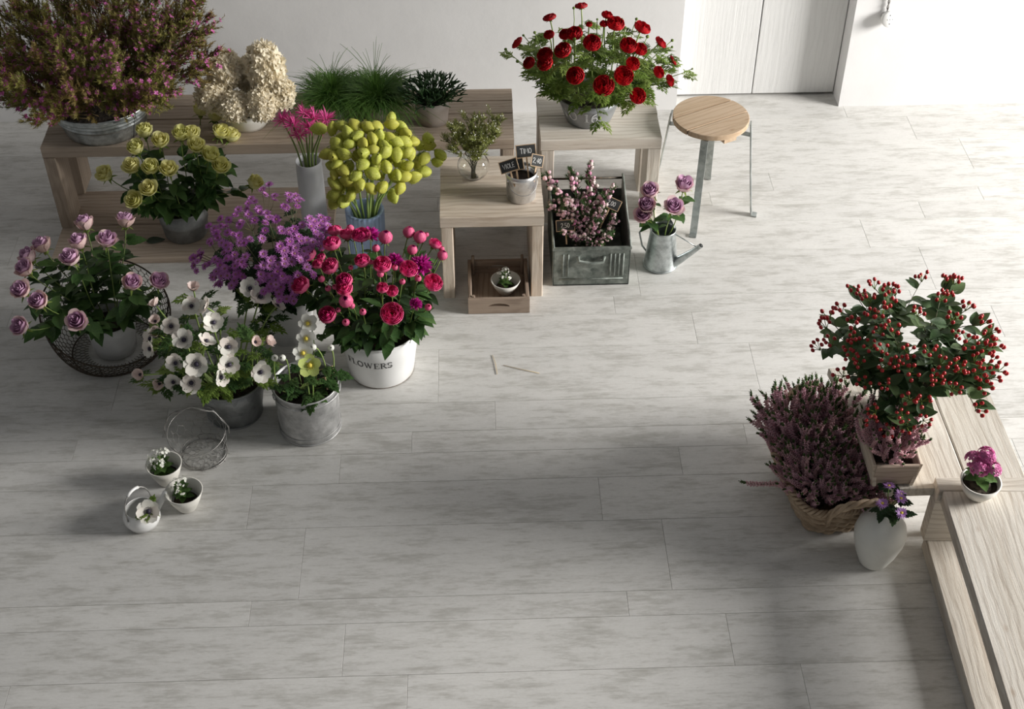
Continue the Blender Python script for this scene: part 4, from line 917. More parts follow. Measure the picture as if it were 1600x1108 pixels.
  (-0.271,4.327,0.557),(-0.291,4.302,0.527),(-0.199,4.434,0.508),(-0.2,4.458,0.551),(-0.153,4.51,0.501),(-0.14,4.528,0.522),(-0.239,4.357,0.539),
  (-0.355,4.272,0.552),(-0.397,4.261,0.553),(-0.438,4.265,0.574),(-0.53,4.279,0.566),(-0.533,4.269,0.522),(-0.474,4.254,0.527),(-0.504,4.258,0.499),
  (-0.542,4.272,0.487),(-0.479,4.272,0.584),(-0.448,4.278,0.601),],
 'hyper': [
  (1.453,3.481,0.688),(1.528,3.459,0.694),(1.55,3.449,0.695),(1.293,3.464,0.675),(1.239,3.483,0.639),(1.236,3.395,0.688),(1.247,3.355,0.708),
  (1.312,3.375,0.724),(1.326,3.357,0.732),(1.293,3.303,0.734),(1.17,3.37,0.651),(1.149,3.418,0.582),(1.13,3.375,0.584),(1.232,3.27,0.714),
  (1.261,3.262,0.726),(1.183,3.262,0.685),(1.277,3.187,0.725),(1.242,3.192,0.712),(1.108,3.333,0.527),(1.119,3.257,0.613),(1.176,3.203,0.674),
  (1.161,3.187,0.657),(1.211,3.156,0.686),(1.244,3.126,0.693),(1.161,3.154,0.643),(1.174,3.126,0.642),(1.308,3.104,0.707),(1.372,3.096,0.715),
  (1.467,3.211,0.742),(1.364,3.233,0.748),(1.57,3.225,0.711),(1.589,3.198,0.697),(1.466,3.145,0.728),(1.489,3.128,0.718),(1.544,3.146,0.706),
  (1.551,3.119,0.693),(1.596,3.153,0.68),(1.483,3.332,0.735),(1.455,3.308,0.744),(1.268,3.08,0.68),(1.243,3.081,0.668),(1.289,3.074,0.685),
  (1.308,3.046,0.673),(1.24,3.041,0.63),(1.403,3.061,0.697),(1.45,3.056,0.69),(1.457,3.042,0.678),(1.512,3.078,0.687),(1.564,3.089,0.669),
  (1.604,3.089,0.637),(1.564,3.053,0.639),(1.513,3.051,0.668),(1.38,3.016,0.661),(1.433,3.003,0.646),(1.532,3.024,0.63),(1.134,3.138,0.585),
  (1.186,3.073,0.608),(1.215,3.032,0.498),(1.306,2.995,0.614),(1.34,2.986,0.615),(1.29,2.982,0.557),(1.31,2.976,0.517),(1.268,3.012,0.466),
  (1.352,2.964,0.553),(1.52,2.988,0.566),(1.384,3.031,0.675),(1.535,3.281,0.727),(1.219,3.021,0.538),],
 'canrose': [
  (0.684,4.422,0.386),(0.809,4.427,0.404),(0.762,4.356,0.358),(0.667,4.391,0.342),(0.66,4.387,0.3),],
 'helleb': [
  (-0.6,3.666,0.404),(-0.596,3.57,0.417),(-0.604,3.513,0.401),(-0.582,3.485,0.37),(-0.706,3.528,0.369),(-0.671,3.508,0.386),(-0.517,3.582,0.362),
  (-0.568,3.541,0.402),],
}

# ------------------------------------------------------------------ bouquets
def outer(pts):
    """which of a bunch stand out at its edges, as seen in the photograph"""
    def pr(p): q = V(p[:3]) - CAM; w = q.dot(fw); return q.dot(cr) / w, q.dot(cu) / w
    P_ = [pr(p) for p in pts]; out = {}
    for word, key in (('topmost', lambda i: -P_[i][1]), ('leftmost', lambda i: P_[i][0]), ('rightmost', lambda i: -P_[i][0]), ('lowest', lambda i: P_[i][1])):
        i = min((j for j in range(len(pts)) if j not in out), key=key); out[i] = word
    return out
BUNCH = {}
def relabel(key, kind, where):
    """the outermost stems of a bunch get a label of their own"""
    L_ = BUNCH[key]; out = outer([p for _, p in L_])
    for k, (o, _) in enumerate(L_): o['label'] = ('%s %s %s' % (out[k], kind, where)) if k in out else '%s amid the bunch %s' % (kind, where)
def lab_of(out, k, kind, where, grp):
    return ('%s %s %s' % (out[k], kind, where), grp) if k in out else ('%s amid the bunch %s' % (kind, where), grp)
OY = outer(DATA['yellow']); OM = outer(DATA['mauve']); OR = outer(DATA['ranun']); OA = outer(DATA['anem']); OC = outer(DATA['canrose']); ON = outer(DATA['nerine'])
for k, h in enumerate(DATA['yellow']):
    lab, g = lab_of(OY, k, 'pale yellow rose', 'in the dull zinc bucket on the platform', 'yellow roses in the zinc bucket')
    if k == 18: lab, g = 'drooping yellow rose leaning far out right above the purple chrysanthemums', 'yellow roses in the zinc bucket'
    cut_flower('yellow_rose', lab, 'rose', g, yc, .034, .03 + .146, .10, h, .039, ROSE_Y[k % 3], leaves=LEAF_R, nl=17, ll=.068, lrange=(.08, .82), csc=.5, upb=.55, facecam=.25)
for k, h in enumerate(DATA['mauve']):
    lab, g = lab_of(OM, k, 'mauve rose', 'in the white pot inside the wire basket', 'mauve roses in the white pot')
    cut_flower('mauve_rose', lab, 'rose', g, mc, .020, .162, .088, h, .039, ROSE_M[k % 3], leaves=LEAF_R, nl=20, ll=.068, lrange=(.08, .85), csc=.5, upb=.55, facecam=.25)
for k, h in enumerate(DATA['canrose']):
    lab, g = lab_of(OC, k, 'mauve rose', 'in the small watering can', 'mauve roses in the watering can')
    cut_flower('mauve_rose', lab, 'rose', g, wcc, .006, .182, .047, h, .040, ROSE_M[k % 3], leaves=LEAF_R, nl=7, ll=.05, lrange=(.3, .85), csc=.5, upb=.5, facecam=.3)
lf = part('fallen_leaf', leaf_mesh(LDARK, .075, .05, .1, .05), None, m4(basis((.9, .2, 0), (0, 0, 1)), (-1.39, 4.66, .034))); tag(lf, 'dark fallen rose leaf lying on the low platform', 'leaf')
# purple chrysanthemum sprays: nearest florets are gathered on one stem
pts = [V(p) for p in DATA['mums']]; left = pts[:]; spr = 0
while left:
    seed_ = min(left, key=lambda p: p.x + p.z * .01); grp = sorted(left, key=lambda p: (p - seed_).length)[:6]; grp = [p for p in grp if (p - seed_).length < .13]
    for p in grp: left.remove(p)
    cen = sum(grp, V()) / len(grp); C0 = V((cc[0], cc[1], .25)); hub = cen + (C0 - cen) * .22
    o = cut_flower('chrysanthemum_spray', 'spray of small purple chrysanthemums in the pale grey bucket', 'chrysanthemum', 'purple chrysanthemum sprays', cc, .008, .215, .10, hub, 0, None, stem=DSTEM, leaves=FERN_M, nl=15, ll=.06, lrange=(.1, 1))
    base = V(o.location); BUNCH.setdefault('mum', []).append((o, cen))
    for p in grp:
        d = (p - C0).normalized() + V((0, 0, .35)) + (CAM - p).normalized() * .35 + V((rnd(-.3, .3), rnd(-.3, .3), 0)); d.normalize()
        b = MB(); b.tube([hub - base, (hub * .4 + p * .6) - d * .012 - base, p - base], .0012, 4); st_ = part('flower_stalk', b.mesh('flower_stalk', DSTEM), o)
        part('flower', random.choice(MUMF), o, m4(zbasis(d, rnd(0, 6)), p - base, rnd(.0175, .0205)))
        for q in range(1):
            e = p + V((rnd(-.028, .028), rnd(-.028, .028), rnd(-.024, .0))); part('flower', random.choice(MUMF), o, m4(zbasis(d + V((rnd(-.5, .5), rnd(-.5, .5), 0)), rnd(0, 6)), e - base, rnd(.014, .018)))
GT = {0: ('garden_rose', 'half open deep pink garden rose in the lettered enamel bucket', 'rose', 'half open pink garden roses'), 1: ('garden_rose', 'fully open deep pink garden rose in the lettered enamel bucket', 'rose', 'open pink garden roses'),
      2: ('peony', 'shaggy magenta peony in the lettered enamel bucket', 'peony', 'magenta peonies'), 3: ('peony', 'round magenta peony bud in the lettered enamel bucket', 'peony', 'magenta peony buds'), 4: ('rose_bud', 'small closed pink rose bud in the lettered enamel bucket', 'rose bud', 'pink rose buds')}
for k, (x, y, z, r, ty) in enumerate(DATA['garden']):
    nm, lab, cat, g = GT[ty]; ms = {0: GARD_B, 1: GARD_O, 2: POM, 3: [MBUD], 4: [GBUD]}[ty]
    cut_flower(nm, lab, cat, g, fc, .008, .216, .140, (x, y, z), r * (1.0 if ty == 2 else 1.2 if ty != 4 else .9) , ms[k % len(ms)], 'bud' if ty > 2 else 'bloom', leaves=LEAF_R if k % 3 else LEAF_D, nl=14 if ty < 2 else 9, ll=.066, lrange=(.08, .78), csc=.52, upb=.3, facecam=.55 if ty in (1, 2) else .2)
# anemones: separate petals
def ape(mat):
    b = MB(); rows = []
    for j in range(6):
        v = j / 5; w = .46 * math.sin(PI * min(1, .12 + .76 * v)) ** .7 if v < 1 else .20
        rows.append([V((w * u, v, .16 * v * v + .10 * u * u * (1 - v) + .03 * math.sin(5 * u + 9 * v) * v)) for u in (-1, -.5, 0, .5, 1)])
    b.grid(rows); return b.mesh('petal', mat)
APW, APB, HPW, HPG = ape(WPET), ape(BLUSH), ape(WHEL), ape(GHEL)
def eye_mesh(dot, core, n=26):
    b = MB(); b.sphere((0, 0, .12), .18, 10, 6, (1, 1, .8)); b.cm = 1
    for k in range(n):
        a = 2 * PI * k / n; r = .24 + .06 * (k % 2); b.octa((r * math.cos(a), r * math.sin(a), .11), .030)
    return b.mesh('eye', [core, dot])
EYEM = eye_mesh(EYE, EYE); EYEY = eye_mesh(STAM, STAM)
def petal_flower(o, p, face, rad, pm, eye, n=7, cupd=.18):
    R = zbasis(face, rnd(0, 6)); 
    for k in range(n):
        a = 2 * PI * k / n; t = cupd + (.12 if k % 2 else -.02) + rnd(-.06, .08); d = V((math.cos(a) * math.cos(t), math.sin(a) * math.cos(t), math.sin(t))); part('petal', pm, o, m4(R, p) @ m4(basis(d, V((0, 0, 1))), d * .03 * rad, rad * rnd(.92, 1.05)))
    part('eye', eye, o, m4(R, p, rad * 1.2))
AN = DATA['anem']
side = {0: (.1, -.3, .5), 4: (-.6, .1, .3), 7: (.5, .2, .8), 9: (-.9, -.2, .35), 10: (-.8, -.5, .2), 14: (.9, -.5, .1), 16: (.6, -.8, .5), 17: (.8, .2, .4), 19: (0, .3, 1), 20: (-.5, .5, .4), 24: (.7, .4, .5)}
for k, (x, y, z, r) in enumerate(AN):
    bl = k in (17, 18, 19, 20, 21, 22, 25, 26); fcam = (CAM - V((x, y, z))).normalized()
    fdir = V(side[k]).normalized() * .9 + fcam * .35 if k in side else fcam * .9 + (V((x, y, z)) - V((*ac, .2))).normalized() * .5 + V((rnd(-.2, .2), rnd(-.2, .2), rnd(-.2, .2)))
    lab, g = lab_of(OA, k, 'blush tinted half closed anemone' if bl else 'white open anemone', 'in the dark zinc bucket', 'blush anemones' if bl else 'white anemones in the bucket')
    o = cut_flower('anemone', lab, 'anemone', g, ac, .008, .176, .115, (x, y, z), 0, None, stem=LSTEM, sr=.003, leaves=FERN_A, nl=7, ll=.062, lrange=(.25, .93), face=fdir)
    petal_flower(o, V((x, y, z)) - V(o.location), V(fdir).normalized(), r * (1.0 if not bl else 1.0), APB if bl else APW, EYEM, cupd=.22 if not bl else .70)
# single anemone in the kettle
kp = V((-1.112, 3.088, .092)); o = cut_flower('anemone', 'single white anemone resting on the rim of the white kettle', 'anemone', None, kc, .006, .074, .038, kp, 0, None, stem=LSTEM, sr=.0025, leaves=FERN_B, nl=5, ll=.038, lrange=(.6, .97), face=(.15, -.7, .75))
petal_flower(o, kp - V(o.location), V((.15, -.7, .75)).normalized(), .042, APW, EYEM)
# ranunculus
for k, (x, y, z, r) in enumerate(DATA['ranun']):
    lab, g = lab_of(OR, k, 'crimson ranunculus bloom', 'in the grey numbered bowl', 'red ranunculus blooms')
    cut_flower('ranunculus', lab, 'ranunculus', g, n16, .428, .545, .128, (x, y, z), r * 1.12, RANUN[k % 3], stem=LSTEM, sr=.0028, leaves=FERN_R, nl=12, ll=.066, lrange=(.26, .9), csc=.4, upb=.15, facecam=.30 if k not in (0, 1, 21, 22) else 0)
for k, (x, y, z, r) in enumerate(DATA['ranbud']):
    cut_flower('ranunculus', 'small closed ranunculus bud on a thin stem', 'ranunculus', 'ranunculus buds', n16, .428, .545, .128, (x, y, z), r * .8, GRBUD, 'bud', stem=LSTEM, sr=.0018, leaves=FERN_R, nl=5, ll=.065, lrange=(.2, .85), calyx=None)
# nerines
def nerine_mesh(seed):
    rs = random.Random(seed); b = MB()
    for f_ in range(7):
        a0_ = 2 * PI * f_ / 7; ax = V((math.cos(a0_) * .7, math.sin(a0_) * .7, .7))
        for k in range(6):
            e = V((rs.uniform(-1, 1), rs.uniform(-1, 1), rs.uniform(-1, 1))) * .55; d = (ax + e).normalized(); b.leaf(rs.uniform(.7, 1.1), .11, .3, -.1 - rs.uniform(0, .35), 4, m4(basis(d, V((0, 0, -1)) + e), ax * .12))
    return b.mesh('bloom', NERI)
NER = [nerine_mesh(k) for k in (1, 2)]
for k, h in enumerate(DATA['nerine']):
    lab, g = lab_of(ON, k, 'spidery pink nerine', 'in the tall grey-white vase', 'pink nerines')
    cut_flower('nerine', lab, 'nerine', g, wvc, .006, .421, .046, h, rnd(.042, .052), NER[k % 2], stem=GSTEM, sr=.0035, calyx=None, upb=.6)
# balloon pods
def pod_mesh(seed):
    rs = random.Random(seed); b = MB(); rows = []
    for j in range(9):
        v = j / 8; r = .62 * math.sin(PI * (.03 + .94 * v)) ** .75
        rows.append([V((r * (1 + .09 * math.cos(3 * 2 * PI * i / 14 + seed) + rs.uniform(-.04, .04)) * math.cos(2 * PI * i / 14), r * .92 * (1 + .09 * math.cos(3 * 2 * PI * i / 14 + seed)) * math.sin(2 * PI * i / 14), 1.75 * v)) for i in range(14)])
    b.grid(rows, True)
    for k in range(60):
        v = rs.uniform(.1, .95); a = rs.uniform(0, 6.28); r = .62 * math.sin(PI * (.03 + .94 * v)) ** .75; p = V((r * math.cos(a), r * math.sin(a), 1.75 * v)); d = V((math.cos(a), math.sin(a), rs.uniform(-.3, .5))); b.tube([p, p + d * .16], [.012, .004], 3, cap=False)
    return b.mesh('pod', POD)
PODM = [pod_mesh(k) for k in (1, 2, 3)]
left = [V(p) for p in DATA['pods']]
while left:
    seed_ = min(left, key=lambda p: p.x * .7 - p.z); grp = [p for p in sorted(left, key=lambda p: (p - seed_).length)[:5] if (p - seed_).length < .16]
    for p in grp: left.remove(p)
    cen = sum(grp, V()) / len(grp); C0 = V((bvc[0], bvc[1], .36)); hub = cen + (C0 - cen) * .18 + V((0, .02, .01))
    o = cut_flower('balloon_cotton_stem', 'stem of hairy lime green balloon pods in the blue fluted vase', 'seed pod stem', 'balloon pod stems', bvc, .008, .30, .066, hub, 0, None, stem=LSTEM, sr=.0042)
    base = V(o.location); BUNCH.setdefault('pod', []).append((o, cen))
    grp += [p + (C0 - p) * rnd(.16, .34) + V((rnd(-.035, .035), 0, rnd(-.03, .03))) for p in grp[:3]]
    for p in grp:
        d = V((rnd(-1, 1), rnd(-.9, .4), -.55 + rnd(-.4, .7))) + (p - C0).normalized() * .35; d.normalize(); s_ = rnd(.032, .041); top_ = p - d * s_ * .9
        b = MB(); b.tube([hub - base, (hub + top_) / 2 + V((0, 0, .012)) - base, top_ - base], .0014, 4); part('pod_stalk', b.mesh('pod_stalk', LSTEM), o)
        part('pod', random.choice(PODM), o, m4(zbasis(d, rnd(0, 6)), top_ - base, s_))
# hypericum: berry clusters gathered on stems
def berries(seed):
    rs = random.Random(seed); b = MB()
    for k in range(5):
        a = 2 * PI * k / 5 + rs.uniform(-.3, .3); p = V((math.cos(a) * rs.uniform(.5, 1.1), math.sin(a) * rs.uniform(.5, 1.1), rs.uniform(.4, 1.3))); b.cm = 1; b.tube([(0, 0, -.4), p * .6, p], .07, 4, cap=False); b.octa(p, .26, p, .7); b.cm = 0; b.sphere(p + p.normalized() * .3, .40, 8, 6, (.88, .88, 1.1))
    return b.mesh('berry_cluster', [BERRY, LFERN])
BER = [berries(k) for k in (1, 2, 3)]
left = [V(p) for p in DATA['hyper']]
while left:
    seed_ = min(left, key=lambda p: p.x); grp = [p for p in sorted(left, key=lambda p: (p - seed_).length)[:4] if (p - seed_).length < .18]
    for p in grp: left.remove(p)
    cen = sum(grp, V()) / len(grp); C0 = V((hyc[0], hyc[1], .42)); hub = cen + (C0 - cen) * .35
    o = cut_flower('hypericum_branch', 'leafy branch with clusters of red berries in the pale bucket', 'berry branch', 'red berry branches', hyc, .288, .445, .088, hub, 0, None, stem=DSTEM, sr=.0025, leaves=LEAF_H, nl=8, ll=.056, lrange=(.25, 1))
    base = V(o.location); BUNCH.setdefault('hyp', []).append((o, cen))
    for p in grp:
        d = ((p - C0).normalized() + V((rnd(-.2, .2), rnd(-.2, .2), .45))).normalized(); b = MB(); b.tube([hub - base, (hub + p) / 2 + V((0, 0, .008)) - base, p - base], .0014, 4); part('twig', b.mesh('twig', DSTEM), o)
        part('berry_cluster', random.choice(BER), o, m4(zbasis(d, rnd(0, 6)), p - base, rnd(.0165, .0195)))
        for q in range(8):
            t = (q // 2) / 3.8; lp = hub.lerp(p, t); a = rnd(0, 6.28); out = V((math.cos(a), math.sin(a), rnd(-.2, .3))) + (p - C0).normalized() * .4; part('leaf', random.choice(LEAF_H), o, m4(basis(out, V((rnd(-.4, .4), rnd(-.4, .4), 1))), lp - base, rnd(.046, .068)))
relabel('mum', 'spray of small purple chrysanthemums', 'in the pale grey bucket'); relabel('pod', 'stem of lime green balloon pods', 'in the blue fluted vase'); relabel('hyp', 'leafy red berry branch', 'in the pale bucket')
# cream hydrangea heads
def hyd_mesh(seed, n=330):
    rs = random.Random(seed); b = MB(); b.sphere((0, 0, 0), .82, 12, 8)
    for k in range(n):
        z = 1 - 1.75 * (k + .5) / n; a = k * 2.39996; r = math.sqrt(max(0, 1 - z * z)); d = V((r * math.cos(a), r * math.sin(a), z)); p = d * rs.uniform(.84, 1.06)
        for q in range(5):
            t = 2 * PI * q / 5 + rs.uniform(-.3, .3); R_ = zbasis(d + V((rs.uniform(-.5, .5), rs.uniform(-.5, .5), rs.uniform(-.5, .5))), t); e = R_ @ V((1, 0, .35)); b.leaf(.27 * rs.uniform(.7, 1.3), .21, .35, rs.uniform(-.7, .7), 3, m4(basis(e, R_ @ V((0, 0, 1))), p))
    return b.mesh('flower_head', CREAM)
HY = [hyd_mesh(k) for k in (1, 2)]
for k, (dx, dy, dz, sx, sz) in enumerate(((-.125, -.05, .125, .062, .060), (-.075, .01, .205, .068, .078), (.085, .0, .215, .072, .105), (.135, -.04, .125, .060, .066), (-.035, -.10, .105, .062, .055), (.01, .07, .15, .06, .07), (.07, -.105, .115, .056, .065))):
    o = thing('hydrangea', 'cream hydrangea head in the white tapered bowl', 'hydrangea', (hydc[0] + dx * .3, hydc[1] + dy * .3, TB + .062), 'cream hydrangea heads'); h = V((dx * .72 + .012, dy * .72, dz - .062 + .036))
    b = MB(); b.tube([(0, 0, 0), h * .5, h], .004, 5); part('stem', b.mesh('stem', LSTEM), o); part('flower_head', HY[k % 2], o, m4(rotz(k), h, (sx, sx, sz)))

# ------------------------------------------------------------------ fine-leaved branches
def branch_meshes(seed, L, ntw, bend, needle, mats, blossom=(60, .006), tw_len=.30, nlen=.012, dens=9, spread=.6, bead='octa', z0=.25, r0=.0024):
    """a cut branch along +Z, length L: returns twig, needle and blossom meshes"""
    rs = random.Random(seed); tw, nd, bl = MB(), MB(), MB()
    main = [V((bend * (t / 8) ** 2 * L, .03 * L * math.sin(t), L * t / 8)) for t in range(9)]
    tw.tube(main, [r0 * (1 - .75 * t / 8) for t in range(9)], 4, cap=False); segs = [main]
    for k in range(ntw):
        t = z0 + (1 - z0) * (k + rs.random()) / ntw; i = min(int(t * 8), 7); p = main[i].lerp(main[i + 1], t * 8 - i); a = rs.uniform(0, 2 * PI); l = L * tw_len * (1.25 - t * .7) * rs.uniform(.6, 1.2); d = V((math.cos(a) * spread, math.sin(a) * spread, 1)).normalized()
        s = [p, p + d * l * .5 + V((0, 0, l * .03)), p + d * l + V((0, 0, l * .10))]; tw.tube(s, [.0011, .0009, .0005], 3, cap=False); segs.append(s)
        for q in range(2):
            a2 = rs.uniform(0, 6.28); d2 = (d + V((math.cos(a2), math.sin(a2), .1)) * .6).normalized(); p2 = s[0].lerp(s[1], rs.uniform(.4, 1)); s2 = [p2, p2 + d2 * l * .3, p2 + d2 * l * .5 + V((0, 0, .05 * l))]; tw.tube(s2, [.0008, .0007, .0004], 3, cap=False); segs.append(s2)
    def at():
        s = rs.choice(segs[1:]); i = rs.randrange(len(s) - 1); return s[i].lerp(s[i + 1], rs.random()), (s[i + 1] - s[i]).normalized()
    for k in range(needle):
        p, d = at(); a = rs.uniform(0, 6.28); o = (d * .9 + V((math.cos(a), math.sin(a), rs.uniform(-.3, .3)))).normalized(); s = d.cross(o) * nlen * .13; l = nlen * rs.uniform(.6, 1.3); nd.add([p - s, p + s, p + o * l], [(0, 1, 2)])
    for k in range(blossom[0]):
        p, d = at(); q = p + V((rs.uniform(-1, 1), rs.uniform(-1, 1), rs.uniform(-.5, 1))) * .006; r = blossom[1] * rs.uniform(.6, 1.25); bl.cm = rs.randrange(len(mats[2]))
        if bead == 'octa': bl.octa(q, r, V((rs.uniform(-1, 1), rs.uniform(-1, 1), .5)), 1.0)
        elif bead == 'ball': bl.sphere(q, r, 6, 4)
        else:
            for e in range(4): bl.leaf(r * 1.8, r * 1.3, .3, .1, 2, m4(basis(V((math.cos(e * 1.57 + k), math.sin(e * 1.57 + k), rs.uniform(-.2, .5))), V((0, 0, 1))), q))
    return tw.mesh('twigs', mats[0]), nd.mesh('needles', mats[1], False), bl.mesh('blossoms', mats[2], bead == 'ball')
def branch_thing(name, label, cat, group, ms, base, d, s, names=('twigs', 'needles', 'blossoms'), outw=None):
    o = thing(name, label, cat, base, group); R = zbasis(d, rnd(0, 6.28))
    if outw is not None:
        z_ = V(d).normalized(); x_ = (V(outw) - z_ * V(outw).dot(z_)).normalized(); y_ = z_.cross(x_); R = Matrix(((x_.x, y_.x, z_.x), (x_.y, y_.y, z_.y), (x_.z, y_.z, z_.z)))
    for nm, me in zip(names, ms):
        if len(me.polygons): part(nm, me, o, m4(R, (0, 0, 0), s))
    return o
# big bunch in the tub
BOR = [branch_meshes(k, .40, 18, rnd(-.15, .15), 2300, (plain('bronze_twig_%d' % k, (.12, .08, .03), .7), OLIVE, [BPNK]), (58, .0042), .36, .017, bead='petal', spread=.42, z0=.12) for k in range(6)]
nb = 74
for k in range(nb):
    f_ = math.sqrt((k + .5) / nb); a = k * 2.39996; tilt = .98 * f_; d = V((math.sin(tilt) * math.cos(a), math.sin(tilt) * math.sin(a), math.cos(tilt)))
    if d.y > .55: d.y *= .75
    base = (tubc[0] + .165 * f_ * math.cos(a), tubc[1] + .165 * f_ * math.sin(a), TB + .130)
    ob_ = branch_thing('boronia_branch', 'fine twiggy branch with tiny magenta blossoms in the galvanised tub', 'branch', 'twiggy branches in the tub', BOR[k % 6], base, d + V((rnd(-.12, .12), rnd(-.12, .12), 0)), rnd(.85, 1.0) * (.92 + .26 * f_)); BUNCH.setdefault('bor', []).append((ob_, V(base) + d * .4))
relabel('bor', 'twiggy branch with tiny magenta blossoms', 'in the galvanised tub')
# sprigs in the glass bowl
SPR = [branch_meshes(20 + k, .215, 9, .12 + .10 * k, 420, (DSTEM, OLIV2, [WDOT]), (16, .0021), .36, .015, bead='ball', z0=.55, spread=.6, r0=.0013) for k in range(3)]
for k in range(24):
    f_ = math.sqrt((k + .5) / 24); a = k * 2.39996; t = .46 * f_; d = V((math.sin(t) * math.cos(a), math.sin(t) * math.sin(a), math.cos(t)))
    branch_thing('heath_sprig', 'fine green sprig with tiny white buds in the round glass vase', 'sprig', 'sprigs in the glass vase', SPR[k % 3], (fbc[0] - .010 * math.cos(a), fbc[1] - .010 * math.sin(a), .406), V((d.x * .75, d.y * .75, d.z)), rnd(.95, 1.15), outw=(math.cos(a), math.sin(a), .01))
# pink budded plants in the zinc box
PER = [branch_meshes(30 + k, .20, 9, 0, 900, (DSTEM, LROSE, [BUDP, BUDW]), (36, .0074), .30, .015, bead='ball', z0=.2, spread=.55) for k in range(4)]
for (px_, py_, s0, tint, lab) in ((.432, 4.60, 1.15, 0, 'tall pink budded heath in a pot at the back of the zinc box'), (.462, 4.46, .95, 1, 'shorter pale pink budded heath in a pot at the front of the zinc box')):
    o = vessel('potted_heath', lab, 'potted plant', (px_, py_), .0075, cone(.038, .052, .085), TAUPE if tint else ZGREY, .002, 28, fill=.075)
    for k in range(13):
        f_ = math.sqrt((k + .3) / 13); a = k * 2.39996; t = .62 * f_; d = V((math.sin(t) * math.cos(a), math.sin(t) * math.sin(a), math.cos(t))); R = zbasis(d, rnd(0, 6))
        tw_, nd_, bl_ = PER[k % 4]; m_ = m4(R, (.022 * f_ * math.cos(a), .022 * f_ * math.sin(a), .076), s0 * rnd(.85, 1.15)); br = part('branch', tw_, o, m_); part('needles', nd_, br); part('buds', bl_, br)
o = vessel('nursery_pot', 'small empty grey pot lying in front of the zinc box plants', 'pot', (.545, 4.415), .0075, cone(.032, .042, .055), ZGREY, .002, 28, fill=.03)
# heather spikes
def spike_mesh(seed, L=.16, n=90):
    rs = random.Random(seed); b = MB(); b.cm = 2; ax = [V((.010 * math.sin(t * .7 + seed), .010 * math.cos(t * .9 + seed) - .01, L * t / 6)) for t in range(7)]; b.tube(ax, .0012, 4, cap=False)
    def A(t): i = min(int(t * 6), 5); return ax[i].lerp(ax[i + 1], t * 6 - i)
    for k in range(n):
        t = .20 + .66 * k / n; a = k * 2.4 + rs.uniform(-.3, .3); d = V((math.cos(a), math.sin(a), .35)); b.cm = 0; b.octa(A(t) + d * rs.uniform(.0036, .0068) * (1.15 - .5 * t), .0030 * rs.uniform(.8, 1.2), d, 1.7)
    for k in range(26):
        t = .86 + .14 * k / 26 if k < 16 else rs.uniform(.02, .3); a = k * 2.4; d = V((math.cos(a), math.sin(a), 1.1)).normalized(); b.cm = 1; b.octa(A(t) + d * .003, .0016, d, 3.4)
    return b.mesh('flower_spike', [HPNK, HTIP, DSTEM])
SPK = [spike_mesh(k) for k in range(5)]
def heather(label, c, z, rx, ry, n, smin, smax, lean=.75, bias=(0, 0)):
    o = thing('heather_plant', label, 'heather', (c[0], c[1], z), None); b = MB(); b.sphere((0, 0, .0), 1, 14, 8, (rx * .86, ry * .86, .052)); part('root_ball', b.mesh('root_ball', SOIL), o)
    for k in range(n):
        f_ = math.sqrt((k + .5) / n); a = k * 2.39996; x, y = rx * f_ * math.cos(a), ry * f_ * math.sin(a); d = V((x / rx * lean + bias[0] + rnd(-.18, .18), y / ry * lean + bias[1] + rnd(-.18, .18), 1.0))
        part('flower_spike', SPK[k % 5], o, m4(zbasis(d, rnd(0, 6)), (x * .8, y * .8, .035 * (1 - f_ * f_)), rnd(smin, smax)))
    return o
heather('dusky pink heather clump at the back left of the wicker basket', (1.085, 3.275), .125, .078, .10, 110, .95, 1.3, .85, (-.12, .15))
heather('dusky pink heather clump at the back right of the wicker basket', (1.195, 3.29), .125, .07, .10, 110, .95, 1.3, .7, (.03, .12))
heather('dusky pink heather clump at the front left of the wicker basket', (1.098, 3.095), .12, .078, .095, 110, .75, 1.0, .9, (-.1, -.05))
heather('dusky pink heather clump at the front right of the wicker basket', (1.212, 3.09), .12, .07, .095, 110, .8, 1.1, .8, (.25, -.05))
heather('small greener heather in the flared planter box', (1.300, 3.048), .35, .058, .09, 110, .7, 1.0, .62)
o = branch_thing('heather_sprig', 'single dark heather sprig sticking out left of the wicker basket', 'heather', None, (SPK[1],), (1.03, 3.06, .13), (-1, .12, .32), 1.25, ('flower_spike',))
o = branch_thing('heather_sprig', 'dark heather sprig rising at the back left corner of the wicker basket', 'heather', None, (SPK[2],), (1.01, 3.33, .14), (-.62, .45, 1), 1.2, ('flower_spike',))
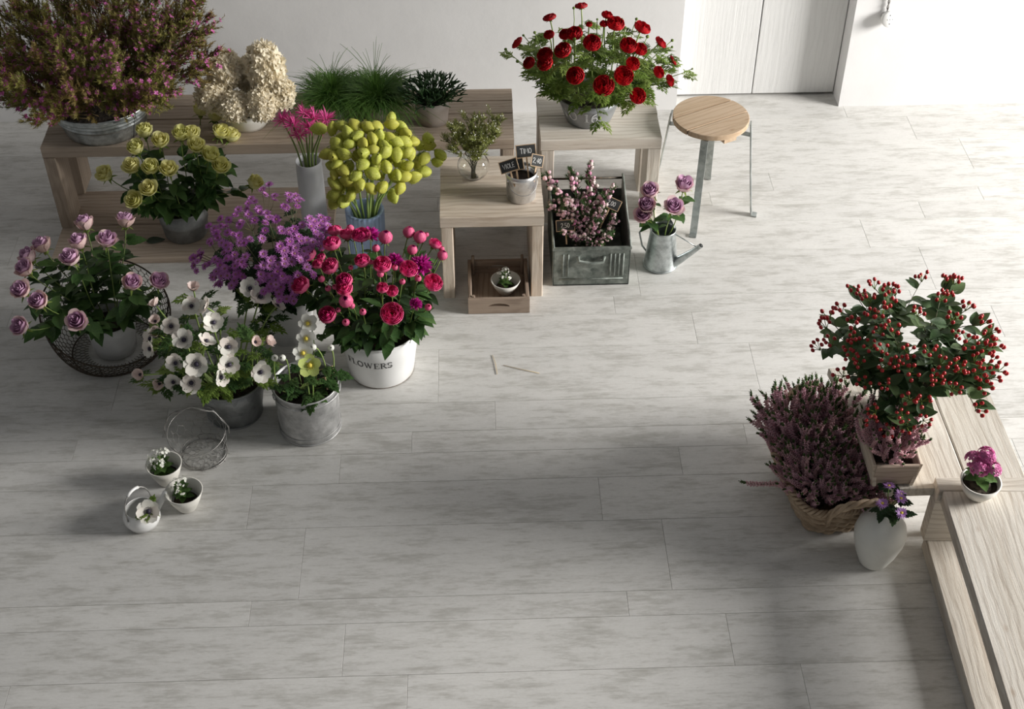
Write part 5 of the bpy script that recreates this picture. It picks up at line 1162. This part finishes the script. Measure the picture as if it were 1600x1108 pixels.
# grass pots and succulent pot
def grass_pot(label, c, R, h, mat, n, seed):
    rs = random.Random(seed); o = vessel('potted_grass', label, 'potted plant', c, TB, cone(R * .78, R, h), mat, .003, 32, fill=h * .85); b = MB()
    for k in range(n):
        a = rs.uniform(0, 2 * PI); f_ = rs.random() ** .5; x, y = R * .8 * f_ * math.cos(a), R * .8 * f_ * math.sin(a); l = rs.uniform(.07, .16); out = rs.uniform(.5, 1.35) * (.35 + f_); dn = V((math.cos(a + rs.uniform(-.8, .8)), math.sin(a + rs.uniform(-.8, .8)), 0)); p = V((x, y, h * .85)); r0 = []
        for t in range(7):
            q = t / 6; c_ = p + dn * l * out * q * (.6 + .4 * q) + V((.012 * math.sin(q * 5 + k), .012 * math.cos(q * 4 + k), l * (1.15 * q - .85 * out * q * q))); w = .0021 * (1.15 - q); s = V((-dn.y, dn.x, 0)) * w; r0.append([c_ - s, c_ + s])
        b.grid(r0)
    g = part('grass', b.mesh('grass', GRASS), o); g['kind'] = 'stuff'
    for k in range(16):
        a = rs.uniform(0, 2 * PI); dn = V((math.cos(a), math.sin(a), 0)) * rs.uniform(.1, .5); l = rs.uniform(.16, .30); b = MB(); b.tube([V((0, 0, h)) + dn * l * q * q + V((0, 0, l * (q - .18 * q * q))) for q in (0, .3, .6, .85, 1)], [.0016, .0015, .0013, .001, .0006], 4); part('long_blade', b.mesh('long_blade', GRASS), o)
    return o
grass_pot('wispy green grass plant in a grey pot left of its twin', g1c, .070, .075, ZGREY, 1900, 3)
grass_pot('wispy green grass plant in a taupe pot between the other two pots', g2c, .078, .08, TAUPE, 2100, 4)
o = vessel('potted_succulent', 'dark green coral-like succulent in a taupe pot on the long bench', 'potted plant', rhc, TB, cone(.064, .073, .105), TAUPE, .003, 36, fill=.09)
rs = random.Random(5); b = MB()
def grow(p, d, l, lev):
    e = p + d * l; b.tube([p, p.lerp(e, .5) + V((0, 0, .003)), e], [.0026, .0030, .0024 if lev < 3 else .0016], 5)
    if lev < 4:
        for q in range(2 if lev else 3):
            nd_ = (d + V((rs.uniform(-.8, .8), rs.uniform(-.8, .8), rs.uniform(-.25, .35)))).normalized(); grow(e, nd_, l * rs.uniform(.75, .95), lev + 1)
for k in range(64):
    f_ = math.sqrt((k + .5) / 64); a = k * 2.39996; t = 1.15 * f_; grow(V((.05 * f_ * math.cos(a), .05 * f_ * math.sin(a), .092)), V((math.sin(t) * math.cos(a), math.sin(t) * math.sin(a), math.cos(t))), .044, 2)
g = part('stems', b.mesh('stems', RHIP), o); g['kind'] = 'stuff'
# small kalanchoes
def kalanchoe(label, c, z, s, fm, nfl, seed, petal4=True, tall=1.0, lm=KLEAF, fs=.10):
    rs = random.Random(seed); o = thing('kalanchoe', label, 'plant', (c[0], c[1], z)); LM = leaf_mesh(lm, 1, .72, .2, .25)
    b = MB(); b.sphere((0, 0, .004), s * .42, 10, 6, (1, 1, .5)); part('root_ball', b.mesh('root_ball', SOIL), o)
    for k in range(26):
        a = k * 2.4; f_ = k / 26; d = V((math.cos(a), math.sin(a), .15 + .7 * f_)); part('leaf', LM, o, m4(basis(d, V((0, 0, 1))), (0, 0, .012 + s * .85 * f_ * tall), s * (.62 - .22 * f_)))
    for q in range(5):
        a = q * 2 * PI / 5 + rs.uniform(-.3, .3); top_ = V((math.cos(a) * s * .38 * (q > 0), math.sin(a) * s * .38 * (q > 0), s * (.98 + (q == 0) * .25) * tall)); b = MB(); b.tube([(0, 0, .01), top_ * .6, top_], .0016, 4); part('stem', b.mesh('stem', LSTEM), o); b = MB()
        for k in range(nfl):
            u = V((rs.uniform(-1, 1), rs.uniform(-1, 1), rs.uniform(-.2, 1))).normalized(); p = u * s * .26
            for e in range(4): R_ = zbasis(u, e * PI / 2 + k); b.leaf(s * fs, s * fs * .85, .2, .0, 2, m4(basis(R_ @ V((1, 0, .25)), u), p))
        part('flower_cluster', b.mesh('flower_cluster', fm), o, Matrix.Translation(top_))
    return o
kalanchoe('white flowered plantlet in the cream cup nearest the wire frame', (cup1[0] - .008, cup1[1]), .039, .074, WHEL, 16, 1, fs=.075)
kalanchoe('budding green plantlet in the cream cup right of the kettle', (cup2[0] - .008, cup2[1] + .01), .037, .062, WHEL, 8, 2, fs=.07)
kalanchoe('white flowered plantlet in the cup in the wooden crate', cupc, .040, .054, WHEL, 10, 3, tall=1.2, fs=.075)
kalanchoe('pink kalanchoe in the small cream bowl', (pbc[0] - .002, pbc[1] + .008), .356, .090, KPNK, 34, 4, fs=.12)
# hellebores
HL = DATA['helleb']; HBUD = bud_mesh([WHEL, WHEL], 9)
for k, h in enumerate(HL):
    small = k >= 4; p = V(h)
    o = cut_flower('hellebore', 'green-petalled hellebore flower in the weathered zinc bucket' if k == 3 else 'closed white hellebore bud in the weathered zinc bucket' if small else 'open white hellebore flower in the weathered zinc bucket', 'hellebore', None if k == 3 else 'hellebore buds' if small else 'open white hellebores', hc, .178, .19, .07, p, .012, None if not small else HBUD, 'bud', stem=LSTEM, sr=.0025, leaves=FERN_G, nl=4, ll=.05, lrange=(.1, .6), calyx=None, face=V((rnd(-.3, .3), -.6, .55)))
    if not small: petal_flower(o, p - V(o.location), V((rnd(-.2, .2), -.7, .6)).normalized(), .041 if k == 3 else .035, HPG if k == 3 else HPW, EYEY, 5, .12)
b_ = random.Random(8)
for k in range(9):
    a = 2 * PI * k / 9; o = thing('hellebore_leaf', 'dark divided hellebore leaf rising from the weathered zinc bucket', 'leaf', (hc[0] + .038 * math.cos(a), hc[1] + .038 * math.sin(a), .182), 'hellebore leaves'); d = V((math.cos(a) * .3, math.sin(a) * .3, .8)); b = MB(); t_ = d * .035; b.tube([(0, 0, 0), t_ * .5, t_], .002, 4); part('stalk', b.mesh('stalk', LSTEM), o); part('blade', FERN_G[k % 2], o, m4(basis(V((math.cos(a), math.sin(a), .25)), V((0, 0, 1))), t_, .050))
# purple daisies in the egg-shaped vase
for k, (dx, dy, dz) in enumerate(((.012, .055, .300), (.036, .0, .300), (.030, -.045, .285), (-.02, -.005, .285), (.045, .03, .286))):
    cut_flower('purple_daisy', 'lilac chrysanthemum in the white egg-shaped vase', 'chrysanthemum', 'lilac chrysanthemums in the egg vase', vc, .17, .248, .013, (vc[0] + dx, vc[1] + dy, dz), .021, LILF, 'flower', stem=GSTEM, sr=.0018, leaves=FERN_M, nl=5, ll=.036, lrange=(.35, .95), csc=.35, facecam=.3)
# dry twig on the floor
for pts, lab in (([(.045, 3.93, .0022), (.055, 3.88, .003), (.06, 3.82, .0022)], 'short dry straw lying on the floor in front of the crate'), ([(.085, 3.87, .0022), (.15, 3.845, .0026), (.22, 3.82, .0022)], 'long thin dry straw on the floor in front of the zinc box')):
    b = MB(); b.tube(pts, .0011, 5); tag(part('dry_straw', b.mesh('dry_straw', plain('straw', (.50, .38, .20), .7))), lab, 'straw')
